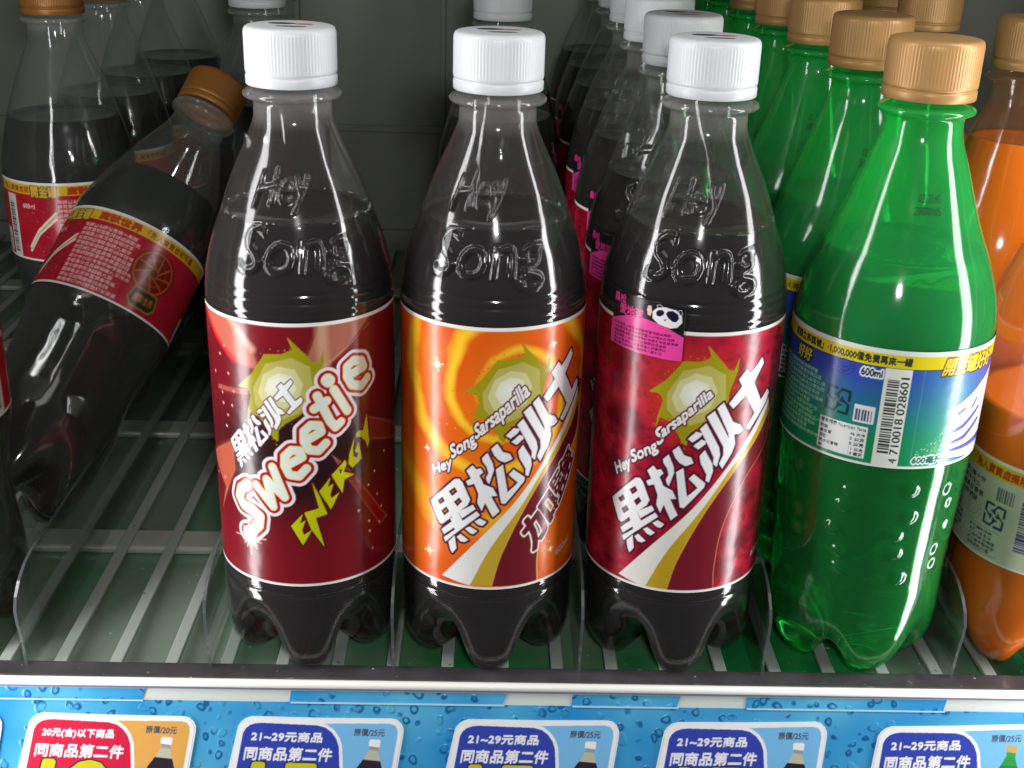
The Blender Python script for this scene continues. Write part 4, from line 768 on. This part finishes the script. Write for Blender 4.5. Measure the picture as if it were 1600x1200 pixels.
# ------------------------------------------------------------------ shelf and cooler
def struct(name, me, m, label=None, cat=None, kind='structure', smooth=False):
    o = newobj(name, me, m, None, smooth)
    if kind: o['kind'] = kind
    if label: o['label'] = label; o['category'] = cat
    return o
M['wall'] = pmat('cooler_wall', (168, 172, 160), rough=.45, var=.12, vscale=14)
M['panel'] = pmat('shelf_panel', (64, 84, 66), rough=.22, spec=.5)
nt = M['panel'].node_tree; p = nt.nodes['Principled BSDF']
tc = nt.nodes.new('ShaderNodeTexCoord'); n = nt.nodes.new('ShaderNodeTexNoise'); n.inputs['Scale'].default_value = 13; n.inputs['Detail'].default_value = 3
mp = nt.nodes.new('ShaderNodeMapping'); mp.inputs['Scale'].default_value = (1, .45, 1); nt.links.new(tc.outputs['Object'], mp.inputs[0]); nt.links.new(mp.outputs[0], n.inputs['Vector'])
r = nt.nodes.new('ShaderNodeValToRGB'); r.color_ramp.elements[0].position = .42; r.color_ramp.elements[1].position = .62
r.color_ramp.elements[0].color = tuple(s2l((130, 143, 130))) + (1,); r.color_ramp.elements[1].color = tuple(s2l((36, 140, 72))) + (1,)
sx_ = nt.nodes.new('ShaderNodeSeparateXYZ'); nt.links.new(tc.outputs['Object'], sx_.inputs[0])
mg = nt.nodes.new('ShaderNodeMapRange'); mg.inputs[1].default_value = -.2; mg.inputs[2].default_value = .02; mg.inputs[3].default_value = -.16; mg.inputs[4].default_value = .05; nt.links.new(sx_.outputs[0], mg.inputs[0])
ad = nt.nodes.new('ShaderNodeMath'); ad.operation = 'ADD'; nt.links.new(n.outputs[0], ad.inputs[0]); nt.links.new(mg.outputs[0], ad.inputs[1])
nt.links.new(ad.outputs[0], r.inputs[0]); nt.links.new(r.outputs[0], p.inputs['Base Color'])
M['rail'] = pmat('white_rail', (172, 180, 172), rough=.3, spec=.6, bump=.05, bscale=200)
M['bar'] = pmat('cross_bar', (206, 208, 198), rough=.35, metal=.3, var=.12, vscale=50)
M['lip'] = pmat('dark_lip', (72, 70, 72), rough=.16, spec=.7, var=.25, vscale=60)
M['chrome'] = pmat('bright_edge', (244, 244, 236), rough=.3, metal=0)
M['greyrail'] = pmat('grey_rail', (150, 148, 176), rough=.35)
M['clear'] = thin('divider_plastic', (.86, .90, .88), rough=.05, diff=.035, dcol=(190, 200, 195))
M['edge'] = thin('divider_edge', (.6, .64, .64), rough=.2, diff=.22, dcol=(150, 156, 160), boost=.03)
for key, sc_, thr, colr in (('lip', 420, .755, (190, 180, 160)), ('panel', 300, .745, (200, 210, 200)), ('rail', 260, .70, (110, 112, 104))):
    nt = M[key].node_tree; p = nt.nodes['Principled BSDF']; src = p.inputs['Base Color'].links[0].from_socket if p.inputs['Base Color'].links else None
    tc = nt.nodes.new('ShaderNodeTexCoord'); n = nt.nodes.new('ShaderNodeTexNoise'); n.inputs['Scale'].default_value = sc_; n.inputs['Detail'].default_value = 2; nt.links.new(tc.outputs['Object'], n.inputs['Vector'])
    mr_ = nt.nodes.new('ShaderNodeMapRange'); mr_.inputs[1].default_value = thr - .02; mr_.inputs[2].default_value = thr + .02; nt.links.new(n.outputs[0], mr_.inputs[0])
    mx_ = nt.nodes.new('ShaderNodeMix'); mx_.data_type = 'RGBA'; nt.links.new(mr_.outputs[0], mx_.inputs[0]); mx_.inputs[7].default_value = tuple(s2l(colr)) + (1,)
    if src is not None: nt.links.new(src, mx_.inputs[6])
    else: mx_.inputs[6].default_value = p.inputs['Base Color'].default_value
    nt.links.new(mx_.outputs[2], p.inputs['Base Color'])
struct('shelf_panel', box_mesh('shelf_panel', [(-420, 420, -22, 548, -12, -6)]), M['panel'])
struct('back_wall', box_mesh('back_wall', [(-420, 420, 548, 560, -60, 91), (-420, 420, 550, 560, 91, 420), (-420, 420, 545, 548, 88, 93), (-420, 420, 540, 548, -10, 10)], .6), M['wall'])
struct('back_wall', box_mesh('wall_ribs', [(x, x + 4, 546, 550, 93, 420) for x in (-150, -40, -8, 120)], .5), M['wall'])
struct('side_wall', box_mesh('side_wall', [(-424, -420, -30, 560, -60, 420)]), M['wall']); struct('side_wall', box_mesh('side_wall', [(420, 424, -30, 560, -60, 420)]), M['wall'])
struct('ceiling', box_mesh('ceiling', [(-424, 424, 60, 560, 420, 424)]), M['wall'])
struct('unseen_shade_shelf', box_mesh('unseen_shade_shelf', [(-420, 420, -15, 548, 300, 306)]), M['wall'])  # unseen shelf, added overhead to keep light off the back rows
rk = thing('shelf_rack', 'white slatted shelf rack of long rails carrying all the bottles', 'shelf', (0, -24, 0))
off = Vector((0, -24, 0)) * MM
def sub(name, me, m, par, smooth=False):
    o = newobj(name, me, m, par, smooth); o.matrix_parent_inverse = Matrix.Translation(-par.location); return o
k = 0; x = -159 - 20.8 * 12
while x < 420:
    sub('rail', box_mesh('rail', [(x - 2.4, x + 2.4, -24.5, 544, -2.1, 0)], .5), M['rail'], rk); x += 20.8
for y in (72, 190, 308, 426): sub('cross_bar', box_mesh('cross_bar', [(-419, 419, y - 8, y + 8, -5.8, -2.15)], 1.2), M['bar'], rk)
def divider(x, label):
    pts = [(-27.5, -3.9), (-28.6, 12), (-30.5, 22), (-30.8, 27), (-28.6, 31.5), (-24, 35.5), (-17, 38.6), (-9, 40), (540, 40), (540, -3.9)]
    t = thing('lane_divider', label, 'divider', (x, 250, 0), 'clear dividers between the bottle lanes')
    bm = bmesh.new(); th = .55
    for s_ in (-1, 1):
        f = bm.faces.new([bm.verts.new(Vector((s_ * th, y - 250, z)) * MM) for y, z in (pts if s_ > 0 else pts[::-1])])
    me = bpy.data.meshes.new('plate'); bm.to_mesh(me); bm.free(); newobj('plate', me, M['clear'], t, False)
    bm = bmesh.new()
    A_ = [bm.verts.new(Vector((-th, y - 250, z)) * MM) for y, z in pts]; B_ = [bm.verts.new(Vector((th, y - 250, z)) * MM) for y, z in pts]
    for i in range(len(pts) - 2): bm.faces.new([A_[i], A_[i + 1], B_[i + 1], B_[i]])
    me = bpy.data.meshes.new('edge'); bm.to_mesh(me); bm.free(); newobj('edge', me, M['edge'], t, False)
for x, lb in ((-169.5, 'clear divider with rounded front at the left side of the empty lane'), (-101.5, 'clear divider beside the maroon labelled bottle, empty lane on its other side'),
              (-33.5, 'clear divider between the maroon and the orange labelled bottles'), (36, 'clear divider between the orange and the crimson labelled bottles'),
              (105, 'clear divider between the crimson labelled and the green bottle'), (177, 'clear divider between the green bottle and the orange soda')):
    divider(x, lb)
# front lip, bright edge, price rail
fr = thing('front_strip', 'dark shelf front strip with bright metal edge above the price banner', 'shelf edge', (0, -30, 0))
sub('dark_strip', box_mesh('dark_strip', [(-420, 420, -34.2, -24.8, -8, 1.6)], .8), M['lip'], fr)
bm = bmesh.new(); bmesh.ops.create_cone(bm, segments=20, radius1=1.6 * MM, radius2=1.6 * MM, depth=.84, cap_ends=True, matrix=Matrix.Translation(Vector((0, -35.3, .3)) * MM) @ Matrix.Rotation(math.pi / 2, 4, 'Y'))
me = bpy.data.meshes.new('bright_edge'); bm.to_mesh(me); bm.free(); sub('bright_edge', me, M['chrome'], fr, True)
bd = Vector((0, -.35, -.937)); bn = Vector((0, -.937, .35)); bo = Vector((0, -36, -3))
def BP(s_, t, h=0.): return (Vector((s_, 0, 0)) + bo + bd * t + bn * h)
def slab(name, poly, h0, h1, m, par=None, bev=0):
    bm = bmesh.new(); lo = [bm.verts.new(BP(a, b, h0) * MM) for a, b in poly]; hi = [bm.verts.new(BP(a, b, h1) * MM) for a, b in poly]
    bm.faces.new(hi); bm.faces.new(lo[::-1])
    for i in range(len(poly)): j = (i + 1) % len(poly); bm.faces.new([lo[i], lo[j], hi[j], hi[i]])
    bmesh.ops.recalc_face_normals(bm, faces=bm.faces[:])
    me = bpy.data.meshes.new(name); bm.to_mesh(me); bm.free(); return me
sub('grey_channel', slab('grey_channel', [(-420, -1.6), (420, -1.6), (420, 60), (-420, 60)], -4, -.6, M['greyrail']), M['greyrail'], fr)
M['paleblue'] = pmat('clear_film_edge', (176, 214, 228), rough=.2)
M['whitebacking'] = pmat('white_backing', (206, 212, 206), rough=.4)
sub('white_backing', slab('white_backing', [(-418, -.7), (418, -.7), (418, 58), (-418, 58)], -.58, -.2, M['whitebacking']), M['whitebacking'], fr)
m, nt, p = mat('droplet_banner'); M['banner'] = m
tc = nt.nodes.new('ShaderNodeTexCoord')
nz = nt.nodes.new('ShaderNodeTexNoise'); nz.inputs['Scale'].default_value = 90; nt.links.new(tc.outputs['Object'], nz.inputs['Vector'])
vm = nt.nodes.new('ShaderNodeVectorMath'); vm.operation = 'MULTIPLY_ADD'; vm.inputs[1].default_value = (.006,) * 3; nt.links.new(nz.outputs['Color'], vm.inputs[0]); nt.links.new(tc.outputs['Object'], vm.inputs[2])
def vor(scale, lo, hi):
    v = nt.nodes.new('ShaderNodeTexVoronoi'); v.inputs['Scale'].default_value = scale; v.inputs['Randomness'].default_value = 1; nt.links.new(vm.outputs[0], v.inputs['Vector'])
    r = nt.nodes.new('ShaderNodeMapRange'); r.interpolation_type = 'SMOOTHSTEP'; r.inputs[1].default_value = lo; r.inputs[2].default_value = hi; r.inputs[3].default_value = 1; r.inputs[4].default_value = 0
    nt.links.new(v.outputs['Distance'], r.inputs[0]); return r, v
ra, va = vor(190, .26, .40); rb, vb = vor(190, .10, .27)
rg = nt.nodes.new('ShaderNodeMath'); rg.operation = 'SUBTRACT'; nt.links.new(ra.outputs[0], rg.inputs[0]); nt.links.new(rb.outputs[0], rg.inputs[1])
n2 = nt.nodes.new('ShaderNodeTexNoise'); n2.inputs['Scale'].default_value = 22; nt.links.new(tc.outputs['Object'], n2.inputs['Vector'])
cr2 = nt.nodes.new('ShaderNodeValToRGB'); cr2.color_ramp.elements[0].position = .35; cr2.color_ramp.elements[1].position = .68
cr2.color_ramp.elements[0].color = tuple(s2l((34, 136, 200))) + (1,); cr2.color_ramp.elements[1].color = tuple(s2l((96, 184, 218))) + (1,); nt.links.new(n2.outputs[0], cr2.inputs[0])
n3 = nt.nodes.new('ShaderNodeTexNoise'); n3.inputs['Scale'].default_value = 130; nt.links.new(tc.outputs['Object'], n3.inputs['Vector'])
mr = nt.nodes.new('ShaderNodeMapRange'); mr.inputs[1].default_value = .40; mr.inputs[2].default_value = .5; nt.links.new(n3.outputs[0], mr.inputs[0])
mu = nt.nodes.new('ShaderNodeMath'); mu.operation = 'MULTIPLY'; nt.links.new(rg.outputs[0], mu.inputs[0]); nt.links.new(mr.outputs[0], mu.inputs[1])
mx = nt.nodes.new('ShaderNodeMix'); mx.data_type = 'RGBA'; nt.links.new(mu.outputs[0], mx.inputs[0]); nt.links.new(cr2.outputs[0], mx.inputs[6]); mx.inputs[7].default_value = tuple(s2l((16, 92, 150))) + (1,)
nt.links.new(mx.outputs[2], p.inputs['Base Color']); p.inputs['Roughness'].default_value = .3
bb = nt.nodes.new('ShaderNodeBump'); bb.inputs['Strength'].default_value = .3; bb.inputs['Distance'].default_value = .001; nt.links.new(ra.outputs[0], bb.inputs['Height']); nt.links.new(bb.outputs[0], p.inputs['Normal'])
bn_o = struct('price_banner', slab('price_banner', [(-416, 3.6), (416, 3.6), (416, 57), (-416, 57)], -.18, .15, m), m, 'blue water droplet banner strip running along the shelf front', 'banner', None)
for a_, b_ in ((-260, -124.6), (-70.6, 8.2), (33.4, 72.8), (98.3, 172.6)):
    me = slab('banner_flap', [(a_ , -.6), (b_ + .8, -.6), (b_ - .5, 3.45), (a_ - .5, 3.45)], -.18, .12, m); newobj('banner_flap', me, m, bn_o, False)
    me = slab('clear_edge', [(a_, 3.4), (b_, 3.4), (b_, 3.95), (a_, 3.95)], .2, .6, m); newobj('clear_edge', me, M['paleblue'], bn_o, False)

# price cards
OUT = [(-93.6, 31), (-92.6, 26), (-90.1, 14.4), (-89.6, 12.4), (-88.4, 10.8), (-86.8, 9.6), (-84.5, 8.9), (-59, 9.2), (-33.3, 9.1), (-31.2, 9.6), (-29.7, 11), (-28.9, 12.8), (-28.9, 14.9), (-30.9, 27.9), (-34.5, 48), (-36, 50), (-93, 50), (-96, 47.5)]
INN = [(-91.2, 30), (-88.2, 15.3), (-87.2, 13.2), (-85.3, 11.7), (-82.5, 11.1), (-59, 11.2), (-34, 10.9), (-32, 11.5), (-31.1, 13), (-31, 15), (-33, 28), (-36.5, 47.8), (-93.4, 47.8)]
TAB = [(-94.4, 46), (-90.2, 28.7), (-87.9, 15.3), (-86.9, 13.4), (-85.3, 12.1), (-83.2, 11.4), (-80.9, 11.2), (-60.6, 11.9), (-57.6, 12.7), (-55.3, 14.4), (-53.6, 16.8), (-52.6, 19.7), (-52.2, 28.2), (-54, 46)]
def card_canvas(kind):
    F = lambda P: [(a, 60 - b) for a, b in P]
    cv = Canvas(-98, -27, 10, 52, (238, 240, 238), res=10)
    bgc = dict(red=(222, 166, 84), blue=(120, 186, 232), green=(120, 186, 232))[kind]; tc_ = dict(red=(206, 30, 66), blue=(50, 68, 172), green=(50, 68, 172))[kind]
    cv.paint(cv.poly(F(INN)), bgc)
    m_ = cv.poly(F(TAB)); cv.paint(cv.grow(m_, 1.25), (240, 240, 240)); cv.paint(m_, tc_)
    t1 = '20元(含)以下商品' if kind == 'red' else '21~29元商品'
    cv.ptext(t1, F([(-85, 17.9), (-59, 18.3), (-58.4, 14.7), (-84.4, 14.5)]), (240, 240, 244), bold=.12)
    cv.ptext('同商品第二件', F([(-87.6, 25.1), (-55.6, 25.4), (-54.6, 20.5), (-86.8, 20.3)]), (240, 240, 244), bold=.17)
    cv.ptext('10' if kind == 'red' else '15', F([(-86.5, 40), (-63, 40.4), (-60.5, 27.2), (-83.6, 26.8)]), (204, 196, 24), bold=1.0, out=(36, 36, 60), ow=.6)
    cv.ptext('元', F([(-61, 40), (-55.5, 40), (-54.6, 34), (-60, 34)]), (204, 196, 24), bold=.3, out=(36, 36, 60), ow=.4)
    cv.ptext('原價/20元' if kind == 'red' else '原價/25元', F([(-47.1, 15.6), (-36, 15.8), (-35.6, 13), (-46.9, 12.9)]), (80, 84, 96), bold=.1)
    gcap = (196, 160, 90) if kind == 'green' else (240, 238, 236); body = (30, 130, 60) if kind == 'green' else (44, 36, 50); lab = dict(red=(110, 40, 60), blue=(120, 26, 40), green=(60, 80, 160))[kind]
    P = lambda pts: cv.poly(F(pts))
    cv.paint(P([(-41.6, 19.4), (-37.6, 19.9), (-37.2, 17.4), (-37.8, 17), (-40.8, 16.9), (-41.4, 17.3)]), gcap)
    cv.paint(P([(-41.4, 19.4), (-37.8, 19.9), (-38, 21.4), (-41.4, 21)]), (150, 156, 160) if kind != 'green' else (60, 150, 80))
    cv.paint(P([(-41.4, 20.8), (-38.2, 21.2), (-37.2, 25.2), (-43.6, 24.6)]), (190, 190, 168) if kind != 'green' else (40, 150, 70))
    cv.paint(P([(-43.6, 24.4), (-37.2, 25), (-36.4, 28.5), (-38.5, 47), (-49.5, 47), (-46.4, 28.2)]), body)
    cv.paint(P([(-47.2, 32), (-37, 32.4), (-38, 42), (-48.8, 41.5)]), lab)
    for q in ((-42.5, 29), (-39.8, 29.2)): cv.paint(cv.line([(q[0], 60 - q[1]), (q[0] + .3, 60 - q[1])], .5), (220, 210, 220))
    cv.done(); return cv
CARDM = {}
for kind in ('red', 'blue', 'green'):
    cv = card_canvas(kind); us = np.arange(-96, -28, .22); vs = np.arange(10.2, 51.5, .22); U, Vv = np.meshgrid(us, vs); T_ = 60 - Vv
    keep = np.zeros(U.shape, bool); P_ = np.array(OUT); c0 = P_.mean(0); P_ = c0 + (P_ - c0) * .985; Q_ = np.roll(P_, -1, 0)
    for (ax_, ay_), (bx_, by_) in zip(P_, Q_):
        if ay_ == by_: continue
        keep ^= ((ay_ > T_) != (by_ > T_)) & (U < (bx_ - ax_) * (T_ - ay_) / (by_ - ay_) + ax_)
    B0 = np.array(bo); V3 = B0[None, None] + np.array(bd)[None, None] * T_[..., None] + np.array(bn)[None, None] * .86; V3[..., 0] += U
    CARDM[kind] = masked('printed_face', V3, cv.sample(U, Vv), keep, 'card')
body_card = slab('card_body', OUT, .3, .8, M['white'])
def card(dx, kind, label, dt=0., tilt=0.):
    t = thing('price_card', label, 'price card', (-60 + dx, -45, -25), 'price cards on the blue banner')
    piv = Vector((-60, -45, -25)) * MM
    for nm, me, mm_ in (('card_body', body_card, M['white']), ('printed_face', CARDM[kind], M['card'])):
        o = newobj(nm, me, mm_, t, False); o.matrix_parent_inverse = Matrix.Translation(-piv)
    t.location = (Vector((-60 + dx, -45, -25)) + bd * dt) * MM
    t.rotation_mode = 'QUATERNION'; from mathutils import Quaternion
    t.rotation_quaternion = Quaternion(bn, R(tilt))
    return t
card(-76.4, 'red', 'price card with red tab and orange ground, under the empty lane', -.1, -.6)
card(0, 'blue', 'blue price card below the maroon labelled bottle', 0, 0)
card(79.9, 'blue', 'blue price card below the orange labelled bottle', -.2, .5)
card(157.6, 'blue', 'blue price card below the crimson labelled bottle', -.5, 1.2)
card(237.8, 'green', 'blue price card with a little green bottle picture, rightmost of the cards', -.4, 2.0)
card(-147, 'blue', 'price card whose rounded corner just enters at the left edge', -.1, 0)
